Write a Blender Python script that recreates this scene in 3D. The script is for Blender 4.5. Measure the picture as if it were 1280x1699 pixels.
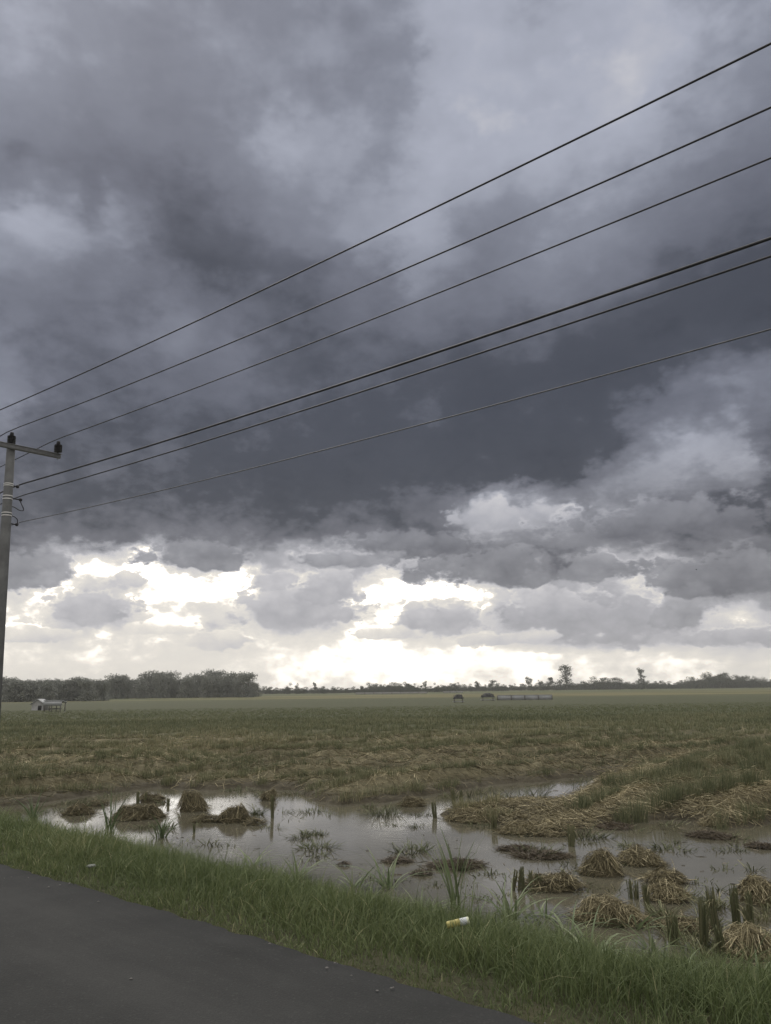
import bpy, bmesh, math, random
import numpy as np
from mathutils import Matrix, Vector

# ------------------------------------------------------------------ scene, camera
for o in list(bpy.data.objects):
    bpy.data.objects.remove(o)
scene = bpy.context.scene
COL = scene.collection
rad = math.radians
CAM_H, PITCH, ROLL, FPX = 1.70, math.atan(294.5 / 1283.0), rad(0.66), 1283.0
Fv = np.array([0, math.cos(PITCH), math.sin(PITCH)])
R0 = np.array([1.0, 0, 0]); U0 = np.array([0, -math.sin(PITCH), math.cos(PITCH)])
Rv = math.cos(ROLL) * R0 - math.sin(ROLL) * U0
Uv = math.sin(ROLL) * R0 + math.cos(ROLL) * U0
cam = bpy.data.cameras.new('camera'); camo = bpy.data.objects.new('camera', cam); COL.objects.link(camo)
cam.sensor_fit = 'VERTICAL'; cam.sensor_height = 24.0
cam.lens = 24.0 * FPX / 1699.0
cam.clip_start = 0.05; cam.clip_end = 20000
M = Matrix(((Rv[0], Uv[0], -Fv[0], 0), (Rv[1], Uv[1], -Fv[1], 0), (Rv[2], Uv[2], -Fv[2], CAM_H), (0, 0, 0, 1)))
camo.matrix_world = M
scene.camera = camo

def ray(x, y):                     # direction through a point of the photograph (1280 x 1699)
    d = FPX * Fv + (x - 640) * Rv + (849.5 - y) * Uv
    return d / np.linalg.norm(d)
def ground(x, y, z):               # where that direction meets height z
    d = ray(x, y); k = (z - CAM_H) / d[2]
    return np.array([0, 0, CAM_H]) + d * k
def at_depth(x, y, Y):             # where it reaches the distance Y in front
    d = ray(x, y)
    return np.array([0, 0, CAM_H]) + d * (Y / d[1])
def project(az, el):               # az, el in degrees -> place in the photograph
    a, e = np.radians(az), np.radians(el)
    d = np.stack([np.sin(a) * np.cos(e), np.cos(a) * np.cos(e), np.sin(e) + 0 * a], -1)
    f = d @ Fv
    return 640 + FPX * (d @ Rv) / f, 849.5 - FPX * (d @ Uv) / f

# ------------------------------------------------------------------ sun, exposure
SUN_EL, SUN_AZ = 48.0, -25.0       # veiled sun, high over the far side of the field
sun = bpy.data.lights.new('sun', 'SUN'); suno = bpy.data.objects.new('sun', sun); COL.objects.link(suno)
sun.energy = 1.5; sun.angle = rad(28); sun.color = (1.0, 0.95, 0.88)
suno.rotation_euler = (rad(90 - SUN_EL), 0, rad(-SUN_AZ) + math.pi)
sd = Vector((math.sin(rad(SUN_AZ)) * math.cos(rad(SUN_EL)), math.cos(rad(SUN_AZ)) * math.cos(rad(SUN_EL)), math.sin(rad(SUN_EL))))
suno.rotation_euler = sd.to_track_quat('Z', 'Y').to_euler()
suno.location = (0, 0, 60)
vs = scene.view_settings
vs.view_transform = 'Standard'; vs.look = 'None'; vs.gamma = 1.0; vs.use_curve_mapping = False
vs.exposure = 0.0
scene.render.engine = 'CYCLES'
scene.cycles.use_denoising = True
scene.cycles.max_bounces = 6; scene.cycles.diffuse_bounces = 3; scene.cycles.glossy_bounces = 3
scene.cycles.transmission_bounces = 2; scene.cycles.transparent_max_bounces = 8; scene.cycles.volume_bounces = 1
scene.cycles.caustics_reflective = False; scene.cycles.caustics_refractive = False

# ------------------------------------------------------------------ sky: a storm deck of clouds over a bright gap at the horizon
CLOUD_ROWS = [   # how light the clouds are (0-255): height in the view, then (bearing mark, lightness) pairs
 (0,    [0,162, 128,155, 256,150, 384,148, 512,142, 640,146, 720,168, 780,178, 896,164, 1040,178, 1100,172, 1152,162, 1280,150]),
 (100,  [0,156, 128,150, 256,142, 384,146, 512,143, 600,136, 660,146, 720,174, 780,184, 896,172, 1000,178, 1070,188, 1152,165, 1280,150]),
 (160,  [0,148, 128,143, 256,138, 384,146, 512,146, 600,140, 680,150, 730,176, 850,178, 980,178, 1050,190, 1120,160, 1190,150, 1280,144]),
 (200,  [0,138, 128,133, 256,134, 384,146, 512,152, 600,148, 660,146, 720,174, 850,179, 960,176, 1040,182, 1120,160, 1280,138]),
 (260,  [0,118, 128,116, 256,114, 340,122, 420,160, 470,174, 530,156, 640,152, 720,172, 850,172, 960,166, 1050,160, 1150,148, 1280,128]),
 (300,  [0,124, 40,126, 128,118, 256,111, 330,112, 420,130, 500,148, 640,150, 720,172, 850,164, 1000,158, 1100,146, 1280,118]),
 (350,  [0,152, 50,168, 110,158, 160,128, 200,140, 256,114, 320,108, 420,120, 520,138, 640,152, 715,174, 760,150, 850,148, 980,156, 1060,136, 1160,124, 1280,106]),
 (400,  [0,166, 60,170, 120,160, 170,146, 215,142, 260,108, 310,100, 400,112, 512,136, 640,154, 715,170, 770,142, 850,138, 960,150, 1060,126, 1150,112, 1280,94]),
 (440,  [0,150, 100,146, 200,132, 260,112, 330,99, 450,108, 520,114, 600,124, 640,128, 690,154, 740,142, 810,134, 910,148, 1000,130, 1100,108, 1200,94, 1280,86]),
 (500,  [0,124, 130,116, 230,124, 290,128, 400,109, 520,105, 600,124, 640,120, 690,138, 770,130, 900,128, 1000,110, 1100,94, 1200,80, 1280,75]),
 (560,  [0,128, 60,122, 130,114, 230,120, 300,145, 350,128, 420,112, 520,104, 600,114, 640,108, 690,118, 800,110, 900,104, 1000,90, 1100,81, 1200,77, 1280,82]),
 (620,  [0,132, 60,118, 150,108, 250,110, 320,116, 375,126, 440,106, 550,100, 640,102, 720,98, 800,90, 900,86, 1000,82, 1080,84, 1140,102, 1200,130, 1280,132]),
 (650,  [0,140, 60,116, 150,107, 300,108, 450,102, 550,97, 640,98, 720,98, 800,84, 900,84, 1000,83, 1060,92, 1110,120, 1200,138, 1280,140]),
 (690,  [0,150, 60,114, 150,105, 250,105, 350,103, 450,98, 550,94, 640,90, 700,104, 760,84, 900,82, 970,86, 1060,112, 1140,124, 1280,118]),
 (740,  [0,116, 100,103, 200,100, 300,97, 400,92, 500,90, 600,87, 700,88, 850,81, 950,79, 1010,92, 1070,138, 1120,168, 1160,180, 1230,180, 1262,140, 1280,112]),
 (790,  [0,108, 100,105, 200,102, 300,98, 400,90, 500,87, 600,84, 700,87, 800,80, 900,84, 960,98, 1000,140, 1060,158, 1110,168, 1180,150, 1240,148, 1280,108]),
 (825,  [0,108, 100,105, 200,104, 300,100, 400,92, 500,84, 560,84, 640,94, 720,104, 770,140, 810,186, 860,168, 950,142, 1050,142, 1150,132, 1200,108, 1280,98]),
 (870,  [0,110, 100,108, 200,112, 300,112, 400,108, 500,98, 550,100, 600,112, 700,114, 760,126, 790,196, 830,200, 870,168, 950,160, 1040,150, 1090,112, 1180,98, 1280,100]),
 (898,  [0,112, 40,122, 100,122, 200,124, 300,130, 400,134, 500,128, 600,130, 650,108, 740,116, 790,158, 850,148, 950,150, 1040,118, 1120,112, 1200,140, 1280,138]),
 (918,  [0,126, 60,150, 120,190, 170,196, 215,214, 265,236, 280,132, 350,120, 400,140, 440,166, 500,192, 580,184, 640,172, 690,190, 720,150, 800,120, 900,118, 980,134, 1040,182, 1100,176, 1160,150, 1220,126, 1280,124]),
 (945,  [0,130, 50,136, 95,165, 130,236, 180,252, 260,255, 300,214, 350,206, 410,244, 450,180, 490,188, 530,196, 580,176, 640,200, 690,178, 740,134, 800,120, 870,112, 940,118, 1000,140, 1030,214, 1080,204, 1130,150, 1200,122, 1280,115]),
 (968,  [0,160, 40,188, 80,240, 150,226, 185,198, 220,226, 300,255, 400,255, 440,196, 470,205, 500,230, 540,190, 575,172, 600,215, 660,252, 720,252, 770,246, 810,196, 860,138, 920,170, 960,205, 1000,190, 1040,206, 1075,226, 1105,160, 1150,128, 1220,118, 1280,124]),
 (990,  [0,222, 60,240, 112,232, 150,190, 195,200, 235,240, 300,255, 410,250, 455,196, 520,182, 560,172, 588,232, 650,250, 720,255, 810,250, 850,206, 890,226, 930,186, 1000,182, 1045,186, 1080,226, 1110,156, 1150,130, 1200,124, 1240,160, 1280,150]),
 (1010, [0,234, 80,236, 105,196, 150,180, 195,184, 215,232, 300,238, 330,218, 400,236, 425,198, 490,176, 555,182, 585,240, 650,250, 685,200, 725,180, 765,196, 800,240, 835,178, 890,186, 935,168, 1000,166, 1050,180, 1075,216, 1105,152, 1150,158, 1195,218, 1235,214, 1280,180]),
 (1035, [0,236, 60,226, 105,196, 150,190, 195,202, 240,238, 330,236, 360,204, 385,200, 405,226, 425,188, 490,176, 550,186, 585,240, 650,248, 675,188, 725,176, 780,186, 810,218, 840,182, 900,166, 970,161, 1040,168, 1085,186, 1120,172, 1180,210, 1220,206, 1280,200]),
 (1050, [0,234, 60,212, 110,210, 180,226, 260,238, 340,208, 380,196, 405,228, 440,206, 520,206, 600,242, 690,196, 760,206, 815,206, 870,180, 920,164, 1000,162, 1060,172, 1120,176, 1190,190, 1230,176, 1280,196]),
 (1070, [0,234, 100,224, 160,230, 230,226, 300,226, 360,212, 395,210, 430,238, 560,242, 700,238, 800,232, 880,210, 930,186, 1000,184, 1060,182, 1110,192, 1160,176, 1220,170, 1280,196]),
 (1088, [0,236, 100,228, 200,232, 300,226, 400,232, 520,240, 640,246, 760,240, 880,238, 1000,236, 1080,238, 1180,232, 1280,224]),
 (1115, [0,232, 150,226, 300,230, 450,240, 640,243, 800,238, 900,240, 1000,234, 1100,238, 1200,234, 1280,228]),
 (1150, [0,226, 300,228, 640,238, 1000,234, 1280,228])]
def cloud_light(x, y):
    ys = [r[0] for r in CLOUD_ROWS]
    v = np.stack([np.interp(x, r[1][0::2], r[1][1::2]) for r in CLOUD_ROWS])
    y = np.clip(y, ys[0], ys[-1])
    i = np.clip(np.searchsorted(ys, y) - 1, 0, len(ys) - 2)
    t = (y - np.array(ys)[i]) / (np.array(ys)[i + 1] - np.array(ys)[i])
    k = np.arange(len(x))
    return (v[i, k] * (1 - t) + v[i + 1, k] * t) / 255.0

AZ = 36.0
ELS = [-0.5, .6, 1.5, 2.2, 2.9, 3.6, 4.2, 4.8, 5.4, 6.0, 6.7, 7.4, 8.1, 8.8, 9.6, 10.4, 11.4, 12.5, 13.8, 15.2, 16.8, 18.5, 20.3, 22.2, 24.2, 26.2, 28.2, 30.2, 32.4, 35, 38, 41, 44.5, 48]
world = bpy.data.worlds.new("World"); world.use_nodes = True
nt = world.node_tree; nt.nodes.clear()
class G:                            # small helper to write node graphs
    def __init__(s, nt): s.nt = nt
    def n(s, typ, **kw):
        nd = s.nt.nodes.new(typ)
        for k, v in kw.items(): setattr(nd, k, v)
        return nd
    def put(s, sock, v):
        if isinstance(v, bpy.types.NodeSocket): s.nt.links.new(v, sock)
        else: sock.default_value = v
    def m(s, op, a, b=0.0, c=None, clamp=False):
        nd = s.n('ShaderNodeMath', operation=op, use_clamp=clamp)
        s.put(nd.inputs[0], a); s.put(nd.inputs[1], b)
        if c is not None: s.put(nd.inputs[2], c)
        return nd.outputs[0]
    def vm(s, op, a, b=None):
        nd = s.n('ShaderNodeVectorMath', operation=op)
        s.put(nd.inputs[0], a)
        if b is not None: s.put(nd.inputs[1], b)
        return nd.outputs[0]
    def noise(s, vec, scale, detail=4, rough=.55, lac=2.0, dist=0.0, col=False):
        nd = s.n('ShaderNodeTexNoise'); s.put(nd.inputs['Vector'], vec)
        nd.inputs['Scale'].default_value = scale; nd.inputs['Detail'].default_value = detail
        nd.inputs['Roughness'].default_value = rough; nd.inputs['Lacunarity'].default_value = lac
        nd.inputs['Distortion'].default_value = dist
        return nd.outputs['Color'] if col else nd.outputs['Fac']
    def ramp(s, fac, stops, interp='LINEAR'):
        nd = s.n('ShaderNodeValToRGB'); cr = nd.color_ramp; cr.interpolation = interp
        s.put(nd.inputs[0], fac)
        for i, (p, c) in enumerate(stops):
            if not hasattr(c, '__len__'): c = (c, c, c)
            e = cr.elements[i] if i < 2 else cr.elements.new(p)
            e.position = p; e.color = (c[0], c[1], c[2], 1)
        return nd.outputs[0]
    def mix(s, f, a, b):
        nd = s.n('ShaderNodeMix', data_type='FLOAT'); s.put(nd.inputs[0], f); s.put(nd.inputs[2], a); s.put(nd.inputs[3], b)
        return nd.outputs[0]
    def mixc(s, f, a, b, blend='MIX'):
        nd = s.n('ShaderNodeMix', data_type='RGBA', blend_type=blend); s.put(nd.inputs[0], f)
        for k, v in ((6, a), (7, b)):
            s.put(nd.inputs[k], v if isinstance(v, bpy.types.NodeSocket) else (*v[:3], 1))
        return nd.outputs[2]
    def maprange(s, v, a, b, c=0.0, d=1.0, smooth=True):
        nd = s.n('ShaderNodeMapRange', interpolation_type='SMOOTHSTEP' if smooth else 'LINEAR')
        s.put(nd.inputs[0], v)
        for k, q in zip((1, 2, 3, 4), (a, b, c, d)): nd.inputs[k].default_value = q
        return nd.outputs[0]
def lin(c):
    c = np.asarray(c, float) / 255.0
    return tuple(np.where(c <= .04045, c / 12.92, ((c + .055) / 1.055) ** 2.4))

g = G(nt)
d = g.n('ShaderNodeTexCoord').outputs['Generated']
sep = g.n('ShaderNodeSeparateXYZ'); nt.links.new(d, sep.inputs[0])
X, Y, Z = sep.outputs
az = g.m('MULTIPLY', g.m('ARCTAN2', X, Y), 180 / math.pi)
el = g.m('MULTIPLY', g.m('ARCSINE', Z), 180 / math.pi)
# two scales of turbulence push the cloud edges about
stretch = g.vm('MULTIPLY', d, (1, 1, 1.7))
big = g.noise(stretch, 5.5, 7, .56, col=True)
low = g.noise(g.vm('MULTIPLY', d, (1, 1, 1.5)), 17.0, 6, .5, col=True)
fine = g.noise(g.vm('MULTIPLY', d, (1, 1, 1.8)), 60.0, 6, .55, col=True)
def chan(c):
    q = g.n('ShaderNodeSeparateColor'); nt.links.new(c, q.inputs[0])
    return [g.m('SUBTRACT', q.outputs[i], .5) for i in range(3)]
vo = g.n('ShaderNodeTexVoronoi', feature='F1'); vo.normalize = True
g.put(vo.inputs['Vector'], g.vm('ADD', g.vm('MULTIPLY', d, (1, 1, 1.35)), g.vm('MULTIPLY', low, (.02, .02, .02))))
vo.inputs['Scale'].default_value = 26; vo.inputs['Detail'].default_value = 2.6; vo.inputs['Roughness'].default_value = .55
puff = g.m('SUBTRACT', .36, vo.outputs['Distance'])          # rounded heads of cumulus
b0, b1, b2 = chan(big); l0, l1, l2 = chan(low); f0, f1, f2 = chan(fine)
up = g.maprange(el, 7, 26)
mid = g.maprange(el, 3, 9)
hor = g.maprange(el, 1.5, 5.0)
azw = g.m('ADD', az, g.m('ADD', g.m('MULTIPLY', b0, g.mix(up, 0.8, 1.6)), g.m('ADD', g.m('MULTIPLY', l0, g.mix(up, 1.7, 2.5)), g.m('MULTIPLY', f0, 2.2))))
elw = g.m('ADD', g.m('ADD', el, g.m('MULTIPLY', puff, g.mix(up, g.mix(mid, -.5, -1.4), -2.0))), g.m('ADD', g.m('MULTIPLY', b1, g.mix(up, .4, 1.6)), g.m('ADD', g.m('MULTIPLY', l1, g.mix(up, g.mix(mid, .5, 1.1), 1.8)), g.m('MULTIPLY', f1, g.mix(up, g.mix(mid, .6, 1.3), .9)))))
u2 = g.m('DIVIDE', g.m('PINGPONG', g.m('ADD', azw, AZ), 2 * AZ), 2 * AZ)     # 0..1 over the view, mirrored on round the horizon
def curve(fac, vals):               # one row of the deck: lightness along the bearing
    nd = g.n('ShaderNodeFloatCurve'); c = nd.mapping.curves[0]; k = len(vals) - 1
    c.points[0].location = (0, vals[0]); c.points[-1].location = (1, vals[-1])
    for j in range(1, k): c.points.new(j / k, vals[j])
    nd.mapping.update(); g.put(nd.inputs['Value'], fac)
    return nd.outputs[0]
val = None
for i, e in enumerate(ELS):
    k = 65
    aa = np.linspace(-AZ, AZ, k); px, py = project(aa, np.full(k, e))
    v = curve(u2, [float(q) for q in cloud_light(px, py)])
    if val is None: val = v
    else:
        f = g.m('DIVIDE', g.m('SUBTRACT', elw, ELS[i - 1]), e - ELS[i - 1], clamp=True)
        val = g.mix(f, val, v)
# curdled detail inside the clouds, stronger low down
val = g.m('ADD', val, g.m('MULTIPLY', l2, g.mix(up, g.mix(hor, .10, .20), .09)))
val = g.m('ADD', val, g.m('MULTIPLY', f2, g.mix(up, g.mix(hor, .06, .14), .02)))
val = g.m('ADD', val, g.m('MULTIPLY', b2, g.mix(up, .03, .11)))
val = g.m('ADD', val, g.m('MULTIPLY', puff, g.mix(up, g.mix(hor, .07, .20), .10)))
ph = g.m('ADD', g.m('MULTIPLY', val, 1 / .17), g.m('ADD', g.m('MULTIPLY', l2, .9), g.m('MULTIPLY', b0, 2.0)))
val = g.m('SUBTRACT', val, g.m('MULTIPLY', g.m('SINE', g.m('MULTIPLY', ph, 2 * math.pi)), g.mix(up, .014, .013)))   # one layer of cloud ends against the next
val = g.m('MULTIPLY_ADD', g.m('SUBTRACT', val, g.mix(up, .80, .54)), g.mix(up, g.mix(hor, 1.0, 1.16), 1.18), g.mix(up, g.mix(hor, .808, .785), .497))
# single cumulus and scud clouds in front of the bright gap: place in the view, half size, lightness
CUMULUS = [(152, 1012, 56, 32, 182), (210, 966, 34, 18, 198), (500, 1014, 92, 40, 178), (548, 982, 48, 30, 178), (456, 962, 34, 24, 186), (728, 1034, 58, 28, 180), (970, 1034, 118, 44, 168), (905, 998, 44, 26, 182),
           (1048, 1012, 46, 34, 172), (1138, 1018, 42, 34, 154), (1205, 960, 104, 34, 120), (860, 946, 150, 30, 122), (975, 950, 66, 28, 134), (1222, 1058, 74, 18, 170), (362, 1064, 52, 18, 206), (62, 1056, 48, 13, 210), (330, 930, 84, 22, 124),
           (36, 952, 62, 32, 138), (690, 908, 110, 22, 112), (560, 930, 80, 16, 140), (840, 862, 90, 24, 172), (1120, 872, 150, 30, 116), (640, 1052, 60, 10, 214), (850, 1062, 70, 12, 200), (270, 1046, 60, 14, 222)]
edge_n = g.m('ADD', g.m('MULTIPLY', puff, -2.4), g.m('ADD', g.m('MULTIPLY', l0, 2.4), g.m('MULTIPLY', f0, 1.5)))
for cx, cy, rx, ry, L in CUMULUS:
    dr_ = ray(cx, cy); ca, ce = math.degrees(math.atan2(dr_[0], dr_[1])), math.degrees(math.asin(dr_[2]))
    ra, re = rx * .0446, ry * .0446
    x_ = g.m('MULTIPLY_ADD', az, 1 / ra, -ca / ra); y_ = g.m('MULTIPLY_ADD', el, 1 / re, -ce / re)
    yb = g.m('MAXIMUM', y_, g.m('MULTIPLY', y_, -1.0))                     # flatter below than above
    ys = g.m('MULTIPLY', yb, g.m('MULTIPLY_ADD', g.m('LESS_THAN', y_, 0.0), .55, 1.0))
    dd_ = g.m('ADD', g.m('POWER', g.m('ADD', g.m('MULTIPLY', x_, x_), g.m('MULTIPLY', ys, ys)), .5), edge_n)
    mask = g.maprange(dd_, 1.10, .70)
    body = g.m('ADD', g.m('MULTIPLY_ADD', y_, .055, L / 255 - .01), g.m('MULTIPLY', puff, .30))
    rim = g.m('MULTIPLY', g.maprange(dd_, 1.25, .95), g.m('MULTIPLY', g.maprange(y_, -.2, .9), .07))
    val = g.mix(g.m('MULTIPLY', mask, .80), g.m('ADD', val, rim), body)
ZEN = 1.06
val = g.mix(g.maprange(el, 49, 66), val, ZEN)                                # unseen sky overhead brightened as added fill for the ground
val = g.mix(g.m('MULTIPLY', g.maprange(Y, .25, -.5), g.maprange(el, 4, 16)), val, .92)   # unseen sky behind the camera brightened as fill too
tint = g.ramp(val, [(0.0, lin((40, 43, 52))), (.30, lin((74, 77, 87))), (.42, lin((104, 107, 119))), (.56, lin((139, 143, 156))),
                    (.68, lin((170, 174, 188))), (.78, lin((199, 199, 205))), (.88, lin((226, 223, 222))), (.95, lin((247, 242, 236))), (1.0, lin((255, 252, 247)))])
warm = g.ramp(val, [(0.0, lin((44, 44, 50))), (.30, lin((76, 77, 83))), (.42, lin((106, 106, 112))), (.56, lin((142, 142, 147))),
                    (.68, lin((173, 172, 177))), (.78, lin((200, 198, 201))), (.88, lin((229, 224, 217))), (.95, lin((250, 243, 232))), (1.0, lin((255, 251, 245)))])
tint = g.mixc(g.maprange(el, 8, 21), warm, tint)
hot = g.maprange(val, .90, 1.06, 1.0, 2.7)
cmb = g.n('ShaderNodeCombineXYZ')
tint = g.vm('MULTIPLY', tint, cmb.outputs[0])
for k in range(3): nt.links.new(hot, cmb.inputs[k])
sky = g.n('ShaderNodeTexSky', sky_type='NISHITA', sun_disc=False)
sky.sun_elevation = rad(SUN_EL); sky.sun_rotation = rad(SUN_AZ)
bg1 = g.n('ShaderNodeBackground'); nt.links.new(sky.outputs[0], bg1.inputs[0]); bg1.inputs[1].default_value = .08
bg2 = g.n('ShaderNodeBackground'); nt.links.new(tint, bg2.inputs[0]); bg2.inputs[1].default_value = 1.0
ms = g.n('ShaderNodeMixShader'); ms.inputs[0].default_value = .97
nt.links.new(bg1.outputs[0], ms.inputs[1]); nt.links.new(bg2.outputs[0], ms.inputs[2])
wo = g.n('ShaderNodeOutputWorld'); nt.links.new(ms.outputs[0], wo.inputs[0])
world.cycles.sampling_method = 'MANUAL'; world.cycles.sample_map_resolution = 512
scene.world = world

# ------------------------------------------------------------------ helpers
rng = np.random.default_rng(7)
def _hash(ix, iy, s):
    h = (ix.astype(np.int64) * 374761393 + iy.astype(np.int64) * 668265263 + s * 982451653) & 0x7fffffff
    h = ((h ^ (h >> 13)) * 1274126177) & 0x7fffffff
    return ((h ^ (h >> 16)) & 0xffff) / 65535.0
def vnoise(x, y, s=0):
    ix, iy = np.floor(x), np.floor(y); fx, fy = x - ix, y - iy
    fx, fy = fx * fx * (3 - 2 * fx), fy * fy * (3 - 2 * fy)
    a, b = _hash(ix, iy, s), _hash(ix + 1, iy, s); c, d_ = _hash(ix, iy + 1, s), _hash(ix + 1, iy + 1, s)
    return (a * (1 - fx) + b * fx) * (1 - fy) + (c * (1 - fx) + d_ * fx) * fy
def fbm(x, y, oct=4, s=0):
    v, a, t = 0, .5, 0
    for i in range(oct):
        v = v + a * vnoise(x * 2 ** i + 17.3 * i, y * 2 ** i - 9.1 * i, s + i); t += a; a *= .5
    return v / t
def sstep(a, b, v):
    t = np.clip((v - a) / (b - a), 0, 1); return t * t * (3 - 2 * t)

def mesh(name, V, F, m, parent=None, smooth=False, attrs=None, link=True):
    """one mesh object from arrays; F is (n,3) or (n,4), or a list of such arrays"""
    me = bpy.data.meshes.new(name)
    V = np.asarray(V, np.float32); Fs = F if isinstance(F, list) else [F]
    Fs = [np.asarray(f, np.int32) for f in Fs if len(f)]
    me.vertices.add(len(V)); me.vertices.foreach_set('co', V.ravel())
    tot = np.concatenate([np.full(len(f), f.shape[1], np.int32) for f in Fs])
    me.loops.add(int(tot.sum())); me.loops.foreach_set('vertex_index', np.concatenate([f.ravel() for f in Fs]))
    me.polygons.add(len(tot)); me.polygons.foreach_set('loop_start', np.concatenate([[0], np.cumsum(tot)[:-1]]).astype(np.int32))
    me.polygons.foreach_set('loop_total', tot)
    if smooth: me.polygons.foreach_set('use_smooth', np.ones(len(tot), bool))
    for k, v in (attrs or {}).items():
        at = me.attributes.new(k, 'FLOAT', 'POINT'); at.data.foreach_set('value', np.asarray(v, np.float32))
    me.update(calc_edges=True); me.validate()
    if m is not None: me.materials.append(m)
    o = bpy.data.objects.new(name, me)
    if link: COL.objects.link(o)
    if parent is not None: o.parent = parent
    return o
def tag(o, label=None, cat=None, group=None, kind=None):
    for k, v in (('label', label), ('category', cat), ('group', group), ('kind', kind)):
        if v: o[k] = v
    return o
def empty(name, loc, label, cat, group=None, rz=0.0):
    o = bpy.data.objects.new(name, None); COL.objects.link(o); o.location = loc; o.rotation_euler = (0, 0, rz)
    o.empty_display_size = .2
    return tag(o, label, cat, group)
def ribbons(P, W, S):
    """P (n,k,3) centre lines, W (n,k) half widths, S (n,3) side directions -> verts, quads"""
    n, k, _ = P.shape
    V = np.stack([P - S[:, None, :] * W[..., None], P + S[:, None, :] * W[..., None]], 2).reshape(-1, 3)
    i = (np.arange(n)[:, None] * k + np.arange(k - 1)[None, :]) * 2
    Q = np.stack([i, i + 1, i + 3, i + 2], -1).reshape(-1, 4)
    return V, Q
def blades(base, h, w, lean, az=None, k=4, droop=1.0, side=None):
    """grass-like blades: base (n,3), height, half width, lean (sideways reach as a share of h)"""
    n = len(base)
    if az is None: az = rng.uniform(0, 2 * np.pi, n)
    t = np.linspace(0, 1, k)[None, :]
    D = np.stack([np.cos(az), np.sin(az)], -1)
    reach = (h * lean)[:, None] * t ** 1.8
    rise = h[:, None] * (t - droop * (lean[:, None] ** 2) * .38 * t ** 3)
    P = np.empty((n, k, 3)); P[..., :2] = base[:, None, :2] + D[:, None, :] * reach[..., None]; P[..., 2] = base[:, None, 2] + rise
    W = w[:, None] * np.clip(1.0 - t ** 2.2, .06, 1) * np.clip(.55 + 1.2 * t, 0, 1)
    sa = az + np.pi / 2 + rng.normal(0, .5, n) if side is None else side
    S = np.stack([np.cos(sa), np.sin(sa), 0 * sa], -1)
    return ribbons(P, W, S)
def cat_meshes(parts):
    V, F, off = [], [], 0
    for v, f in parts:
        V.append(v); F.append(np.asarray(f) + off); off += len(v)
    by = {}
    for f in F: by.setdefault(f.shape[1], []).append(f)
    return np.concatenate(V), [np.concatenate(x) for x in by.values()]
def lathe(prof, n=16, cap=True):
    """profile [(r, z)] turned about z"""
    prof = np.asarray(prof, float); a = np.arange(n) * 2 * np.pi / n
    V = np.stack([prof[:, 0, None] * np.cos(a), prof[:, 0, None] * np.sin(a), np.repeat(prof[:, 1, None], n, 1)], -1).reshape(-1, 3)
    k = len(prof); i = np.arange(k - 1)[:, None] * n; j = np.arange(n)[None, :]; j2 = (j + 1) % n
    return V, np.stack([i + j, i + j2, i + n + j2, i + n + j], -1).reshape(-1, 4)
def tube(P, r, n=8):
    P = np.asarray(P, float); k = len(P); T = np.gradient(P, axis=0); T /= np.linalg.norm(T, axis=1)[:, None]
    up = np.array([0, 0, 1.0]) if abs(T[0, 2]) < .9 else np.array([1.0, 0, 0])
    A = np.cross(T, up); A /= np.linalg.norm(A, axis=1)[:, None]; B = np.cross(T, A)
    a = np.arange(n) * 2 * np.pi / n; r = np.broadcast_to(r, (k,))
    V = (P[:, None] + r[:, None, None] * (A[:, None] * np.cos(a)[None, :, None] + B[:, None] * np.sin(a)[None, :, None])).reshape(-1, 3)
    i = np.arange(k - 1)[:, None] * n; j = np.arange(n)[None, :]; j2 = (j + 1) % n
    return V, np.stack([i + j, i + j2, i + n + j2, i + n + j], -1).reshape(-1, 4)
def box(c, s, R=None):
    q = np.array([[x, y, z] for x in (-.5, .5) for y in (-.5, .5) for z in (-.5, .5)]) * np.asarray(s)
    if R is not None: q = q @ np.asarray(R).T
    return q + np.asarray(c), np.array([[0, 1, 3, 2], [4, 6, 7, 5], [0, 4, 5, 1], [2, 3, 7, 6], [0, 2, 6, 4], [1, 5, 7, 3]])

def material(name, rough=.8, spec=.3):
    m = bpy.data.materials.new(name); m.use_nodes = True
    b = m.node_tree.nodes['Principled BSDF']
    b.inputs['Roughness'].default_value = rough; b.inputs['Specular IOR Level'].default_value = spec
    gg = G(m.node_tree); gg.b = b
    return m, gg
def attr(gg, name='tint'):
    return gg.n('ShaderNodeAttribute', attribute_name=name).outputs['Fac']
def pos(gg): return gg.n('ShaderNodeNewGeometry').outputs['Position']
def objc(gg): return gg.n('ShaderNodeTexCoord').outputs['Object']
def bump(gg, h, strength, dist):
    nd = gg.n('ShaderNodeBump'); gg.put(nd.inputs['Height'], h); nd.inputs['Strength'].default_value = strength; nd.inputs['Distance'].default_value = dist
    gg.put(gg.b.inputs['Normal'], nd.outputs[0])
def simple(name, col, rough=.7, spec=.3, var=.25, scale=8.0, b=0.0):
    m, gg = material(name, rough, spec)
    n = gg.noise(objc(gg), scale, 6, .6)
    c = np.array(col)
    gg.put(gg.b.inputs['Base Color'], gg.ramp(n, [(.25, tuple(c * (1 - var))), (.75, tuple(np.minimum(c * (1 + var), .95)))]))
    if b: bump(gg, gg.noise(objc(gg), scale * 6, 4), b, .01)
    return m
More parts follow.
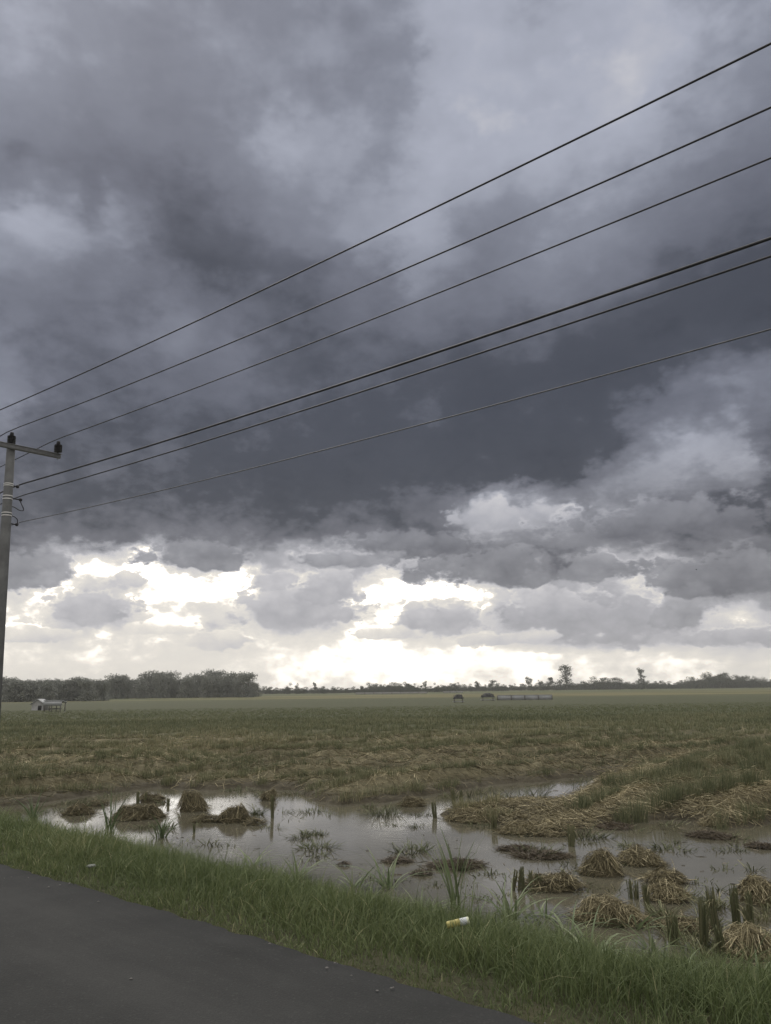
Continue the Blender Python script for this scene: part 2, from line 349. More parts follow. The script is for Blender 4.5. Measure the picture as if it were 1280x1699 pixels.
def leafy(name, stops, rough=.75, spec=.2, trans=.0):
    """material of blades, straws and leaves: each one has its own shade of the ramp"""
    m, gg = material(name, rough, spec)
    gg.put(gg.b.inputs['Base Color'], gg.ramp(attr(gg), stops))
    if trans: 
        tr = gg.n('ShaderNodeBsdfTranslucent'); gg.put(tr.inputs[0], gg.ramp(attr(gg), stops))
        mx = gg.n('ShaderNodeMixShader'); mx.inputs[0].default_value = trans
        out = m.node_tree.nodes['Material Output']
        gg.nt.links.new(gg.b.outputs[0], mx.inputs[1]); gg.nt.links.new(tr.outputs[0], mx.inputs[2]); gg.nt.links.new(mx.outputs[0], out.inputs[0])
    return m

# ------------------------------------------------------------------ the lie of the land
UR = np.array([-.764, .646]); NR = np.array([.646, .764])      # along the road (away to the left), across it to the field
UR /= np.linalg.norm(UR); NR /= np.linalg.norm(NR)
ZW, ZF = -.70, -.62                                            # water, field mud
S_EDGE = 3.93                                                  # road edge
DROW = np.array([.77, .64]); DROW /= np.linalg.norm(DROW); QROW = np.array([-DROW[1], DROW[0]])
def poly_px(pts, z=ZW): return np.array([ground(x, y, z)[:2] for x, y in pts])
FAR_EDGE = [(-700, 1362), (-300, 1352), (-60, 1343), (30, 1335), (120, 1322), (200, 1312), (260, 1306), (330, 1312), (420, 1306), (480, 1312), (560, 1336), (640, 1331), (720, 1316),
            (800, 1302), (900, 1296), (960, 1291), (1040, 1282), (1085, 1286)]
BANK = [(738, 1352), (790, 1361), (840, 1368), (900, 1384), (935, 1388), (1000, 1371), (1060, 1363), (1120, 1360), (1185, 1372), (1230, 1369), (1290, 1362), (1500, 1350), (1900, 1335)]
BANK_TOP = [(1085, 1286), (1010, 1300), (950, 1322), (905, 1334), (860, 1334), (800, 1340), (752, 1346)]
land_a = np.vstack([poly_px(FAR_EDGE), [[400, 400], [-900, 600]], ])
land_b = np.vstack([poly_px(BANK), [[60, 45], [45, 60]], poly_px([(1300, 1230), (1110, 1278)]), poly_px(BANK_TOP)])
def poly_sd(p, poly):              # signed distance, positive inside
    out = np.full(len(p), 1e9); ins = np.zeros(len(p), bool)
    for a, b in zip(poly, np.roll(poly, -1, 0)):
        ab = b - a; t = np.clip(((p - a) @ ab) / (ab @ ab), 0, 1)
        out = np.minimum(out, np.hypot(*(p - a - t[:, None] * ab).T))
        c = ((a[1] > p[:, 1]) != (b[1] > p[:, 1])) & (p[:, 0] < (b[0] - a[0]) * (p[:, 1] - a[1]) / (b[1] - a[1] + 1e-12) + a[0])
        ins ^= c
    return np.where(ins, out, -out)
def land_sd(p):
    w = .35 * (fbm(p[:, 0] * 1.1, p[:, 1] * 1.1, 3, 5) - .5) * 2 + .25 * (fbm(p[:, 0] * 4, p[:, 1] * 4, 2, 9) - .5)
    return np.maximum(poly_sd(p, land_a), poly_sd(p, land_b)) + w
def height(p):
    p = np.asarray(p, float); s = p @ NR; x, y = p[:, 0], p[:, 1]
    n1 = fbm(x * .8, y * .8, 4, 1) - .5
    verge = -.03 - .10 * sstep(S_EDGE, 5.2, s) - .70 * sstep(4.9, 7.4, s) + .10 * n1 * sstep(S_EDGE, 4.6, s)
    d_ = land_sd(p)
    q = (p @ QROW) + .5 * (fbm(x * .25, y * .25, 3, 3) - .5)
    far = sstep(70, 30, np.hypot(x, y))
    ridge = np.clip(np.cos(q * 2 * np.pi / 1.9), 0, 1) ** 1.2
    along_ = p @ DROW
    lump = fbm(along_ * .55, q * 1.5, 4, 21)
    mound = (.03 + .24 * ridge * sstep(.22, .62, lump) + .05 * lump + .10 * (fbm(x * 3.2, y * 3.2, 3, 23) - .4)) * far + .03 * (1 - far)
    spit = sstep(-.6, -.1, poly_sd(p, land_b)) * (1 - sstep(3.4, 5.2, x))          # the low spit that closes the bright gap of water
    mound = mound * (1 - .75 * spit)
    field = -.86 + (ZF + .86) * sstep(-.35, .15, d_) + mound * sstep(-.05, .7, d_)
    field = np.where(np.hypot(x, y) > 78, ZF + .02, field)
    z = np.where(s < 9, np.maximum(verge, field), field)
    near = (s < S_EDGE + .02) & (s > -3.1)
    z = np.where(s <= S_EDGE + .02, -.05, z)
    z = np.where(s < -3.1, -.05 - .3 * sstep(-3.1, -6, s), z)
    return z

# terrain: one sheet out to the horizon, finest where the pond and the straw are
ang = np.concatenate([np.radians(np.arange(-44, 44.01, .34)), np.radians(np.arange(50, 312, 6.0))])
rr = np.concatenate([[.3], np.geomspace(1.2, 6, 60), np.geomspace(6, 45, 330)[1:], np.geomspace(45, 400, 90)[1:], np.geomspace(400, 9000, 40)[1:]])
P2 = np.stack([np.sin(ang)[None, :] * rr[:, None], np.cos(ang)[None, :] * rr[:, None]], -1).reshape(-1, 2)
na, nr = len(ang), len(rr)
i = np.arange(nr - 1)[:, None] * na; j = np.arange(na)[None, :]; j2 = (j + 1) % na
Q = np.stack([i + j, i + na + j, i + na + j2, i + j2], -1).reshape(-1, 4)
Zt = height(P2)
Vt = np.column_stack([P2, Zt]); 
Vt = np.vstack([Vt, [0, 0, -.05]]); fan = np.stack([np.full(na, len(Vt) - 1), np.arange(na), (np.arange(na) + 1) % na], -1)
land = np.concatenate([sstep(ZF + .0, ZF + .16, Zt + .05 * (fbm(P2[:, 0] * 2, P2[:, 1] * 2, 3, 60) - .5)), [0]]); land[:-1] = np.maximum(land[:-1], sstep(30, 60, np.hypot(*P2.T)))
dist = np.concatenate([np.hypot(*P2.T), [0]])
verge_a = sstep(8.2, 7.2, Vt[:, :2] @ NR)

mg, gg = material('soil and field', .9, .2)
p = pos(gg)
va, la = attr(gg, 'verge'), attr(gg, 'land')
sx = gg.n('ShaderNodeSeparateXYZ'); gg.put(sx.inputs[0], p)
n_f = gg.noise(p, 3.0, 8, .7); n_c = gg.noise(p, .35, 5, .6)
mud = gg.ramp(n_f, [(.3, (.040, .034, .022)), (.7, (.085, .074, .050))])
straw = gg.ramp(n_f, [(.3, (.085, .078, .046)), (.55, (.16, .143, .086)), (.75, (.25, .22, .135))])
stub = gg.ramp(gg.noise(gg.vm('MULTIPLY', p, (.5, 1, 1)), 1.6, 8, .75), [(.3, (.048, .055, .028)), (.5, (.064, .069, .036)), (.72, (.092, .088, .050))])
c = gg.mixc(la, mud, straw)
dd = sx.outputs[1]
c = gg.mixc(gg.maprange(gg.m('ADD', dd, gg.m('MULTIPLY', n_c, 22)), 40, 66), c, stub)
# farther plots lie in long strips of their own colours
strip = gg.noise(gg.vm('MULTIPLY', p, (.0014, .0105, 0)), 1.0, 4, .55)
far1 = gg.ramp(strip, [(.32, (.042, .054, .024)), (.44, (.056, .070, .030)), (.50, (.150, .130, .062)), (.55, (.046, .062, .024)), (.64, (.105, .118, .042)), (.72, (.060, .074, .030))])
c = gg.mixc(gg.maprange(gg.m('ADD', dd, gg.m('MULTIPLY', n_c, 40)), 190, 260), c, far1)
c = gg.mixc(va, c, gg.ramp(n_f, [(.3, (.035, .036, .018)), (.7, (.07, .066, .035))]))
gg.put(gg.b.inputs['Base Color'], c)
bump(gg, gg.noise(p, 9, 8, .7), .8, .05)
ter = mesh('ground', Vt, [Q, fan], mg, smooth=True, attrs={'land': land, 'verge': verge_a})
tag(ter, kind='structure')

# flood water in the field
mw, gg = material('muddy water', .035, .5)
p = pos(gg)
gg.b.inputs['IOR'].default_value = 1.55
gg.put(gg.b.inputs['Base Color'], gg.ramp(gg.noise(p, .8, 6, .6), [(.3, (.078, .072, .050)), (.7, (.115, .107, .078))]))
rip = gg.maprange(gg.noise(p, .45, 3, .5), .42, .64)
hgt = gg.m('ADD', gg.m('MULTIPLY', gg.noise(gg.vm('MULTIPLY', p, (1, 1.6, 1)), 7, 5, .6), .5), gg.m('MULTIPLY', gg.m('MULTIPLY', rip, gg.noise(p, 34, 3, .6)), .35))
bump(gg, hgt, .20, .011)
gg.put(gg.b.inputs['Roughness'], gg.mix(rip, .05, .10))
wv = np.array([[-120, -40, ZW], [160, -40, ZW], [160, 74, ZW], [-120, 74, ZW]], float)
tag(mesh('flood_water', wv, np.array([[0, 1, 2, 3]]), mw), kind='structure')

# asphalt
ma, gg = material('old asphalt', .92, .2)
p = pos(gg)
rp = gg.n('ShaderNodeVectorRotate', rotation_type='Z_AXIS'); gg.put(rp.inputs['Vector'], p); rp.inputs['Angle'].default_value = -math.atan2(UR[1], UR[0])
along = gg.noise(gg.vm('MULTIPLY', rp.outputs[0], (.10, 1.1, 1)), 1.2, 6, .65)
agg = gg.noise(p, 95, 3, .7); agg2 = gg.n('ShaderNodeTexVoronoi'); gg.put(agg2.inputs['Vector'], p); agg2.inputs['Scale'].default_value = 70
base = gg.ramp(gg.m('ADD', gg.m('MULTIPLY', agg, .45), gg.m('ADD', gg.m('MULTIPLY', along, .45), gg.m('MULTIPLY', gg.noise(p, 1.3, 6, .65), .3))), [(.38, (.017, .0176, .017)), (.55, (.027, .0276, .0264)), (.72, (.043, .0432, .0412))])
chips = gg.n('ShaderNodeSeparateColor'); gg.put(chips.inputs[0], agg2.outputs['Color'])
base = gg.mixc(gg.m('MULTIPLY', gg.m('GREATER_THAN', chips.outputs[0], .96), .35), base, (.060, .059, .056))
gg.put(gg.b.inputs['Base Color'], base)
bump(gg, gg.m('ADD', agg, gg.m('MULTIPLY', agg2.outputs['Distance'], .6)), .5, .006)
tt = np.concatenate([np.linspace(-300, -12, 60), np.linspace(-12, 30, 700)[1:], np.linspace(30, 500, 90)[1:]])
edge = S_EDGE + .12 * (fbm(tt * .7, tt * 0, 4, 31) - .5) + .09 * (fbm(tt * 5, tt * 0, 4, 33) - .5)
ss = np.array([-3.0, -1.6, .4, 2.4, 3.65])
rows = []
for k_ in range(7):
    s_ = np.full(len(tt), ss[k_]) if k_ < 5 else edge - (.0 if k_ == 5 else -.03)
    z_ = {0: .0, 5: .0, 6: -.06}.get(k_, .02 if k_ in (1, 2) else .012)
    rows.append(np.column_stack([tt[:, None] * UR + s_[:, None] * NR, np.full(len(tt), z_ if k_ < 6 else z_)]))
Vr = np.vstack(rows); n_ = len(tt); i = np.arange(6)[:, None] * n_; j = np.arange(n_ - 1)[None, :]
tag(mesh('road', Vr, np.stack([i + j, i + n_ + j, i + n_ + j + 1, i + j + 1], -1).reshape(-1, 4), ma, smooth=False), kind='structure')

# ------------------------------------------------------------------ the power line
m_conc = simple('weathered concrete', (.135, .138, .137), .85, .25, .35, 3, .3)
m_steel = simple('galvanised steel', (.20, .205, .215), .5, .5, .2, 12)
m_band = simple('bright steel strap', (.72, .72, .70), .35, .5, .1, 20)
m_black = simple('black polymer', (.025, .025, .028), .5, .4, .2, 12)
m_wire = simple('dull aluminium cable', (.035, .036, .040), .6, .4, .2, 20)
PY = 16.0
top = at_depth(19, 738, PY); bot = at_depth(-16.5, 1275, PY)
zb = float(height(np.array([bot[:2]]))[0]) - .3
axis = (top - bot) / np.linalg.norm(top - bot)
base = bot + axis * ((zb - bot[2]) / axis[2])
Lp = np.linalg.norm(top - base)
pole = empty('utility_pole', base, 'grey concrete utility pole with steel crossarm and black insulators at the left edge', 'utility pole')
zax = Vector(axis); xax = Vector((NR[0], NR[1], 0)); xax = (xax - zax * xax.dot(zax)).normalized(); yax = zax.cross(xax)
Rm = np.array([list(xax), list(yax), list(zax)]).T               # local: x across the road to the field, z up the pole
def at_pole(V): return np.asarray(V) @ Rm.T                      # pole frame -> offsets from the base
R_T, R_B = .084, .150
prad = lambda h: R_B + (R_T - R_B) * h / Lp
V, F = lathe([(0, 0), (R_B, 0), (prad(Lp * .5), Lp * .5), (R_T, Lp - .012), (R_T - .012, Lp), (0, Lp)], 28)
mesh('shaft', at_pole(V), F, m_conc, pole, smooth=True)
def insulator(parent, at, name='insulator'):
    prof = [(0, 0), (.018, 0), (.018, .05), (.03, .052)]
    for q in range(5):
        z = .055 + q * .036
        prof += [(.034, z), (.086, z + .002), (.088, z + .010), (.036, z + .024)]
    prof += [(.03, .235), (.044, .24), (.044, .262), (.02, .268), (.02, .272), (.04, .276), (.036, .30), (0, .302)]
    V, F = lathe(prof, 16)
    o = mesh(name, at_pole(V + np.asarray(at)), F, m_black, parent, smooth=True)
    return o
ARM_Z = Lp - .085
bm_parts = [box((.02, -R_T - .030, ARM_Z), (2.06, .055, .085)), box((.02, -R_T - .055, ARM_Z + .046), (2.06, .10, .008))]
V, F = cat_meshes(bm_parts)
arm = mesh('crossarm', at_pole(V), F, m_steel, pole)
insulator(arm, (.985, -R_T - .045, ARM_Z + .045)); insulator(arm, (-.945, -R_T - .045, ARM_Z + .045))
V, F = lathe([(0, -.13), (.009, -.13), (.009, -.05), (0, -.05)], 8)
for xx in (.985, -.945): mesh('insulator_pin', at_pole(V + np.array([xx, -R_T - .045, ARM_Z + .045 + .0])), F, m_steel, arm)
insulator(pole, (0, 0, Lp - .02))
def px_h(y): # height on the pole seen at row y
    p_ = at_depth(19 - (y - 738) * .0663, y, PY); return float((p_ - base) @ axis)
for y in (803.5, 806.5, 823.5, 828.5, 851.5, 856):
    h = px_h(y); r = prad(h) + .006
    V, F = lathe([(r - .004, -.010), (r, -.010), (r, .010), (r - .004, .010)], 24)
    mesh('steel_band', at_pole(V + np.array([0, 0, h])), F, m_band, pole, smooth=False)
for y, L_ in ((805, .10), (826, .18), (868, .13)):
    h = px_h(y); r = prad(h)
    V, F = cat_meshes([box((r + L_ / 2, 0, h), (L_, .022, .022)), lathe(np.array([(0, -.03), (.028, -.03), (.036, 0), (.028, .03), (0, .03)]) , 10)])
    V2 = V.copy(); V2[8:] += np.array([r + L_, 0, h])
    mesh('cable_clamp', at_pole(V2), F, m_black, pole)
def loop(y0, pts, name='jumper_cable'):
    h = px_h(y0); r = prad(h)
    P = np.array(pts, float); k = np.linspace(0, len(P) - 1, 24)
    Pi = np.stack([np.interp(k, np.arange(len(P)), P[:, c]) for c in range(3)], -1)
    for _ in range(3): Pi[1:-1] = (Pi[:-2] + Pi[1:-1] * 2 + Pi[2:]) / 4
    V, F = tube(Pi + np.array([r, 0, h]), .010, 6)
    mesh(name, at_pole(V), F, m_black, pole, smooth=True)
loop(826, [(.16, -.02, -.02), (.20, -.03, -.12), (.25, -.03, -.20), (.24, -.03, -.25), (.14, -.03, -.24), (.06, -.02, -.19), (-.0, 0, -.17)])
loop(854, [(.0, 0, 0), (.07, -.02, -.03), (.12, -.03, -.07), (.13, -.03, -.13), (.13, 0, -.17)])

SPAN = 44.0
m_wire2 = simple('thin pale cable', (.13, .135, .145), .6, .4, .2, 20)
def wire(label, off, pts, r, m=None):
    """a cable running parallel to the road through three sighted points; it dips between the poles"""
    o0 = base[:2] + NR * off
    ts, zs = [], []
    for x, y in pts:
        dd_ = ray(x, y); k = ((o0 - 0) @ NR) / (dd_[:2] @ NR)
        P = np.array([0, 0, CAM_H]) + dd_ * k
        ts.append(-((P[:2] - o0) @ UR)); zs.append(P[2])
    c2 = np.polyfit(ts, zs, 2)
    if c2[0] < 0.0008: # keep it hanging the right way
        c1 = np.polyfit(ts, np.array(zs) - .0008 * np.array(ts) ** 2, 1); c2 = np.array([.0008, c1[0], c1[1]])
    t0 = ts[0]
    t = np.linspace(-40, SPAN, 130)
    u_ = np.abs(t - t0) + t0
    z = np.polyval(c2, u_)
    P = np.column_stack([o0[0] - t * UR[0], o0[1] - t * UR[1], z])
    V, F = tube(P, r, 6)
    return tag(mesh('power_line', V, F, m or m_wire, smooth=True), label, 'power line', 'cables strung along the road')
wire('highest cable, passing above the pole top at the left edge', -.945, [(-60, 706), (640, 384), (1280, 72)], .0105)
wire('second highest cable, resting on the insulator on top of the pole', 0, [(17, 714), (640, 460), (1280, 178)], .0105)
wire('third highest cable, on the insulator at the right end of the crossarm', .985, [(91, 730), (640, 521), (1280, 262)], .0105)
wire('thickest cable, fixed at the uppermost pair of bright bands', .20, [(26, 806), (640, 613), (1280, 395)], .016)
wire('cable just below the thickest one, fixed at the middle pair of bands', .28, [(30, 824), (640, 637), (1280, 425)], .0115)
wire('lowest and faintest cable, fixed below the lowest pair of bands', .24, [(26, 868), (640, 720), (1280, 546)], .0080, m_wire2)

# ------------------------------------------------------------------ trees across the field
m_bark = simple('bark', (.10, .085, .07), .9, .2, .3, 6)
m_leaf = leafy('tree leaves', [(0, (.024, .032, .018)), (.5, (.042, .052, .030)), (1, (.065, .075, .042))], trans=.15)
m_leaf_hazed = leafy('leaves with painted haze', [(0, (.15, .16, .14)), (.5, (.20, .21, .185)), (1, (.25, .26, .23))], trans=.15)  # window-glare haze painted into the leaf colour of the left woods
def crown_mesh(lobes, n, size, seed):
    r = np.random.default_rng(seed)
    vol = np.array([l[3] * l[3] * l[4] for l in lobes]) ** .8; pick = r.choice(len(lobes), n, p=vol / vol.sum())
    L = np.array(lobes)[pick]
    dr = r.normal(size=(n, 3)); dr /= np.linalg.norm(dr, axis=1)[:, None]
    rad_ = r.uniform(0, 1, n) ** .42 * (1 + .12 * r.normal(size=n))
    C = L[:, :3] + dr * rad_[:, None] * L[:, [3, 3, 4]]
    C[:, 2] = np.maximum(C[:, 2], .02)
    a = r.normal(size=(n, 3)); a /= np.linalg.norm(a, axis=1)[:, None]
    b = np.cross(a, r.normal(size=(n, 3))); b /= np.linalg.norm(b, axis=1)[:, None]
    s = size * r.uniform(.5, 1.4, n)[:, None]
    V = np.stack([C - a * s, C + b * s * .55, C + a * s, C - b * s * .55], 1).reshape(-1, 3)
    F = np.arange(4 * n).reshape(n, 4)
    t = np.repeat(np.clip(r.normal(.5, .22, n), 0, 1), 4)
    return V, F, t
def trunk_mesh(h, r0, limbs, seed):
    r = np.random.default_rng(seed); parts = []
    P = np.array([[0, 0, -.03], [r.normal(0, .01), r.normal(0, .01), h * .4], [r.normal(0, .02), r.normal(0, .02), h]])
    k = np.linspace(0, 2, 8); P = np.stack([np.interp(k, range(3), P[:, c]) for c in range(3)], -1)
    parts.append(tube(P, np.linspace(r0, r0 * .4, 8), 7))
    for q in range(limbs):
        z = h * r.uniform(.45, .95); a = r.uniform(0, 6.28); l = r.uniform(.15, .3)
        s = np.array([np.interp(z, P[:, 2], P[:, c]) for c in range(3)])
        e = s + np.array([math.cos(a) * l, math.sin(a) * l, l * r.uniform(.4, .9)])
        parts.append(tube(np.stack([s, (s + e) / 2 + [0, 0, .01], e]), [r0 * .45, r0 * .3, r0 * .12], 5))
    return cat_meshes(parts)
KINDS = {}
def kind(name, lobes, n, size, trunk_h, r0, limbs, seed, m=None):
    V, F, t = crown_mesh(lobes, n, size, seed)
    c = mesh('crown', V, F, m or m_leaf, attrs={'tint': t}, link=False)
    V, F = trunk_mesh(trunk_h, r0, limbs, seed + 1)
    k = mesh('trunk', V, F, m_bark, smooth=True, link=False)
    KINDS[name] = (c, k)
def rl(seed, n, zr, rxy, rz, spread):
    r = np.random.default_rng(seed)
    return [(r.uniform(-spread, spread), r.uniform(-spread, spread), r.uniform(*zr), r.uniform(*rxy), r.uniform(*rz)) for _ in range(n)]
for q in range(3):
    kind(f'wall{q}', rl(10 + q, 9, (.18, .84), (.16, .26), (.12, .18), .26) + [(0, 0, .3, .34, .28), (0, 0, .62, .3, .3), (.1, 0, .1, .42, .14), (-.15, .1, .08, .36, .12)], 4600, .025, .8, .022, 4, 60 + q, m_leaf_hazed)
    kind(f'bush{q}', rl(20 + q, 8, (.25, .85), (.2, .36), (.12, .2), .5) + [(0, 0, .3, .75, .3)], 2400, .032, .7, .03, 5, 70 + q)
    kind(f'tall{q}', rl(30 + q, 9, (.42, .92), (.08, .16), (.07, .13), .14) + [(0, 0, .62, .12, .26), (0, 0, .2, .10, .14)], 800, .030, .85, .016, 6, 80 + q)
    kind(f'broad{q}', rl(40 + q, 10, (.5, .9), (.12, .22), (.08, .13), .27) + [(0, 0, .6, .2, .22)], 800, .032, .75, .020, 6, 90 + q)
kind('big', [(-.05, 0, .86, .22, .11), (.13, .05, .80, .17, .10), (-.20, 0, .78, .12, .06), (.02, 0, .66, .2, .12), (.16, 0, .58, .10, .10), (-.06, 0, .5, .18, .12), (.05, 0, .36, .2, .14), (-.22, .05, .36, .13, .10),
             (-.28, 0, .22, .18, .14), (.1, 0, .16, .30, .13), (.28, 0, .12, .16, .1)], 2600, .022, .85, .022, 9, 111)
kind('lone', [(-.10, 0, .90, .07, .07), (.02, 0, .80, .15, .09), (-.04, 0, .66, .10, .08), (.08, 0, .56, .14, .08), (.02, 0, .42, .15, .09), (.06, 0, .26, .17, .12), (0, 0, .1, .2, .1)], 1300, .024, .92, .018, 6, 113)
kind('bare', [(0, 0, .75, .25, .2)], 60, .012, .8, .014, 14, 117)
def tree(k, x, ytop, Y, label, group=None, wide=1.0, cat='tree', name='tree'):
    b = at_depth(x, 1150, Y); zg = ZF
    t = at_depth(x, ytop, Y); h = t[2] - zg
    o = empty(name, (b[0], b[1], zg - .02), label, cat, group, rng.uniform(0, 6.28) if k not in ('big', 'lone') else 0)
    for src in KINDS[k]:
        c = src.copy(); COL.objects.link(c); c.parent = o
    o.scale = (h * wide, h * wide, h)
    return o
pick = lambda a: a + str(rng.integers(0, 3))
# the even plantation at the left edge, greyed by haze in the leaf colour
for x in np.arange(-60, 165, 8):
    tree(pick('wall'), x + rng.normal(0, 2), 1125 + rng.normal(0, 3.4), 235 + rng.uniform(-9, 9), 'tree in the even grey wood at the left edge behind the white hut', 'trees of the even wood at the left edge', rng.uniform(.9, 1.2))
# the taller wood beside it
prof_x = [168, 185, 205, 235, 258, 270, 292, 305, 325, 345, 370, 400, 418, 430]
prof_y = [1130, 1123, 1120, 1121, 1112, 1114, 1121, 1119, 1121, 1117, 1115, 1116, 1120, 1127]
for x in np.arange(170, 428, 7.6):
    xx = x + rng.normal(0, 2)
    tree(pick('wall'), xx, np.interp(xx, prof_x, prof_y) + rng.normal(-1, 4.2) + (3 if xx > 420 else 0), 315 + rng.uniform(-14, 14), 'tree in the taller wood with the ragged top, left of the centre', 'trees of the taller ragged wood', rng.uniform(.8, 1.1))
# scattered trees and copses along the far edge
for k, x, yt, wd, lb in (('bush0', 478, 1132, .62, 'rounded tree at the left end of the far row, beside the taller wood'), ('bush1', 493, 1133, .5, 'small tree close behind the rounded tree beside the taller wood'),
                    ('tall0', 523, 1131, 1.0, 'slim upright tree standing in the gap right of the rounded tree'), ('bush2', 537, 1137, .5, 'low round tree just right of the slim upright one'),
                    ('broad0', 556, 1140, .8, 'low spreading tree in the middle of the gap between woods'), ('broad1', 576, 1141, .9, 'smallest spreading tree in the gap left of the low copse'),
                    ('tall1', 600, 1136, .9, 'thin tree at the left end of the low copse'), ('broad2', 706, 1129, .62, 'feathery tree right of the low copse, first of two standing apart'),
                    ('bush0', 727, 1132, .55, 'compact tree right of the low copse, second of two standing apart'), ('tall2', 793, 1128, 1.1, 'ragged tree rising from the middle copse near the field shelters'),
                    ('broad1', 818, 1127, 1.0, 'spreading ragged crown right of the ragged tree in the middle copse'), ('broad2', 878, 1122, .8, 'open crowned tree left of the biggest tree, first of three'),
                    ('broad0', 897, 1127, .8, 'low spreading tree left of the biggest tree, second of three'), ('tall1', 916, 1120, 1.0, 'narrow tree left of the biggest tree, nearest of three to it'),
                    ('bare', 1028, 1122, .8, 'bare thin branched tree on the dark hump between the two tallest trees')):
    tree(k, x, yt, 520 if x < 620 else 640, lb, None, wd)
tree('big', 941, 1101, 640, 'biggest tree on the horizon, dark with a wide ragged crown', None, .95)
tree('lone', 1066, 1106, 640, 'tall narrow lone tree above the right treeline', None, 1.05)
def belt(x0, x1, step_, xs, ys, Y, label, group, wide=.5):
    step = step_ * .62
    for x in np.arange(x0, x1, step):
        xx = x + rng.normal(0, step * .3)
        tree(pick('bush'), xx, np.interp(xx, xs, ys) + rng.normal(-.8, 1.3), Y + rng.uniform(-18, 18), label, group, rng.uniform(.8, 1.2) * wide * 1.9)
belt(436, 745, 8, [440, 500, 600, 745], [1139, 1141, 1140, 1137], 560, 'low bush in the thin far strip right of the taller wood', 'low bushes in the thin far strip')
belt(608, 698, 7, [606, 625, 650, 675, 698], [1138, 1134, 1133, 1133, 1138], 600, 'tree in the low dense copse in the middle of the horizon', 'trees of the low middle copse')
belt(736, 836, 7, [735, 750, 780, 836], [1138, 1134, 1135, 1134], 640, 'tree in the copse behind the two dark field shelters', 'trees of the copse behind the shelters')
belt(838, 965, 8, [836, 870, 900, 965], [1136, 1134, 1134, 1133], 680, 'bush in the low dark belt around the biggest tree', 'bushes around the biggest tree')
belt(962, 1062, 6.5, [960, 985, 1005, 1030, 1042, 1062], [1133, 1128, 1124, 1126, 1131, 1130], 680, 'tree of the dark hump between the two tallest trees', 'trees of the dark hump')
belt(1064, 1132, 6.5, [1062, 1132], [1130, 1131], 680, 'bush in the low belt right of the tall narrow tree', 'bushes right of the lone tree')
belt(1128, 1320, 6.5, [1128, 1150, 1185, 1205, 1230, 1250, 1275, 1320], [1130, 1125, 1117, 1117, 1121, 1121, 1127, 1128], 700, 'tree of the long dark wood at the right edge of the horizon', 'trees of the long wood at the right')

# ------------------------------------------------------------------ huts and walls in the field
m_white = simple('whitewashed board', (.28, .28, .275), .8, .2, .12, 4)
m_tin = simple('dull tin roofing', (.30, .31, .315), .6, .4, .15, 6)
m_dark = simple('dark thatch', (.085, .085, .085), .95, .1, .35, 9)
m_shade = simple('painted opening shade', (.03, .03, .03), .9, .1, .2, 5)
m_post = simple('weathered wood', (.16, .15, .14), .9, .2, .3, 6)
def place(x, y, z=ZF): return ground(x, y, z)
c = place(62, 1179); sc_ = c[1] / FPX
hut = empty('field_hut', c, 'small white gabled hut in the field before the left wood', 'hut')
w, h, dp = 19 * sc_, 15 * sc_, 1.8
V = np.array([[-w / 2, 0, 0], [w / 2, 0, 0], [w / 2, 0, h * .72], [0, 0, h * 1.12], [-w / 2, 0, h * .72]]); V = np.vstack([V, V + [0, dp, 0]])
mesh('wall', V, [np.array([[0, 1, 6, 5], [1, 2, 7, 6], [4, 0, 5, 9]]), np.array([[0, 1, 2, 3, 4]]), np.array([[9, 8, 7, 6, 5]])], m_white, hut)
for sg in (-1, 1):
    e = np.array([sg * w * .62, h * .63]); r_ = np.array([0, h * 1.16])
    V = np.array([[r_[0], -.15, r_[1]], [e[0], -.15, e[1]], [e[0], dp + .15, e[1]], [r_[0], dp + .15, r_[1]]]); V = np.vstack([V, V + [0, 0, .07]])
    mesh('roof_slope', V, np.array([[0, 1, 2, 3], [7, 6, 5, 4], [0, 4, 5, 1], [1, 5, 6, 2], [2, 6, 7, 3], [3, 7, 4, 0]]), m_tin, hut)
mesh('doorway', *box((w * .2, -.012, h * .26), (w * .3, .02, h * .52)), m_shade, hut)  # dark panel on the wall, painted as the shade inside the door
c = place(88, 1181); sc_ = c[1] / FPX
sh = empty('open_shelter', c, 'low open shelter with a pale flat roof beside the white hut', 'shelter')
w, h = 30 * sc_, 16 * sc_
V, F = box((0, .6, h), (w, 1.7, .10)); V[:, 2] += (V[:, 1] - .6) * -.16
V2, F2 = box((0, -.28, h * .8), (w, .05, h * .42)); 
mesh('roof', *cat_meshes([(V, F), (V2, F2)]), m_tin, sh)
for xx in (-.42, -.05, .42):
    for yy in (-.2, 1.3): mesh('post', *box((xx * w, yy, h * .5 - .05), (.09, .09, h)), m_post, sh)
mesh('bench', *box((0, .6, h * .28), (w * .6, .6, .12)), m_dark, sh)
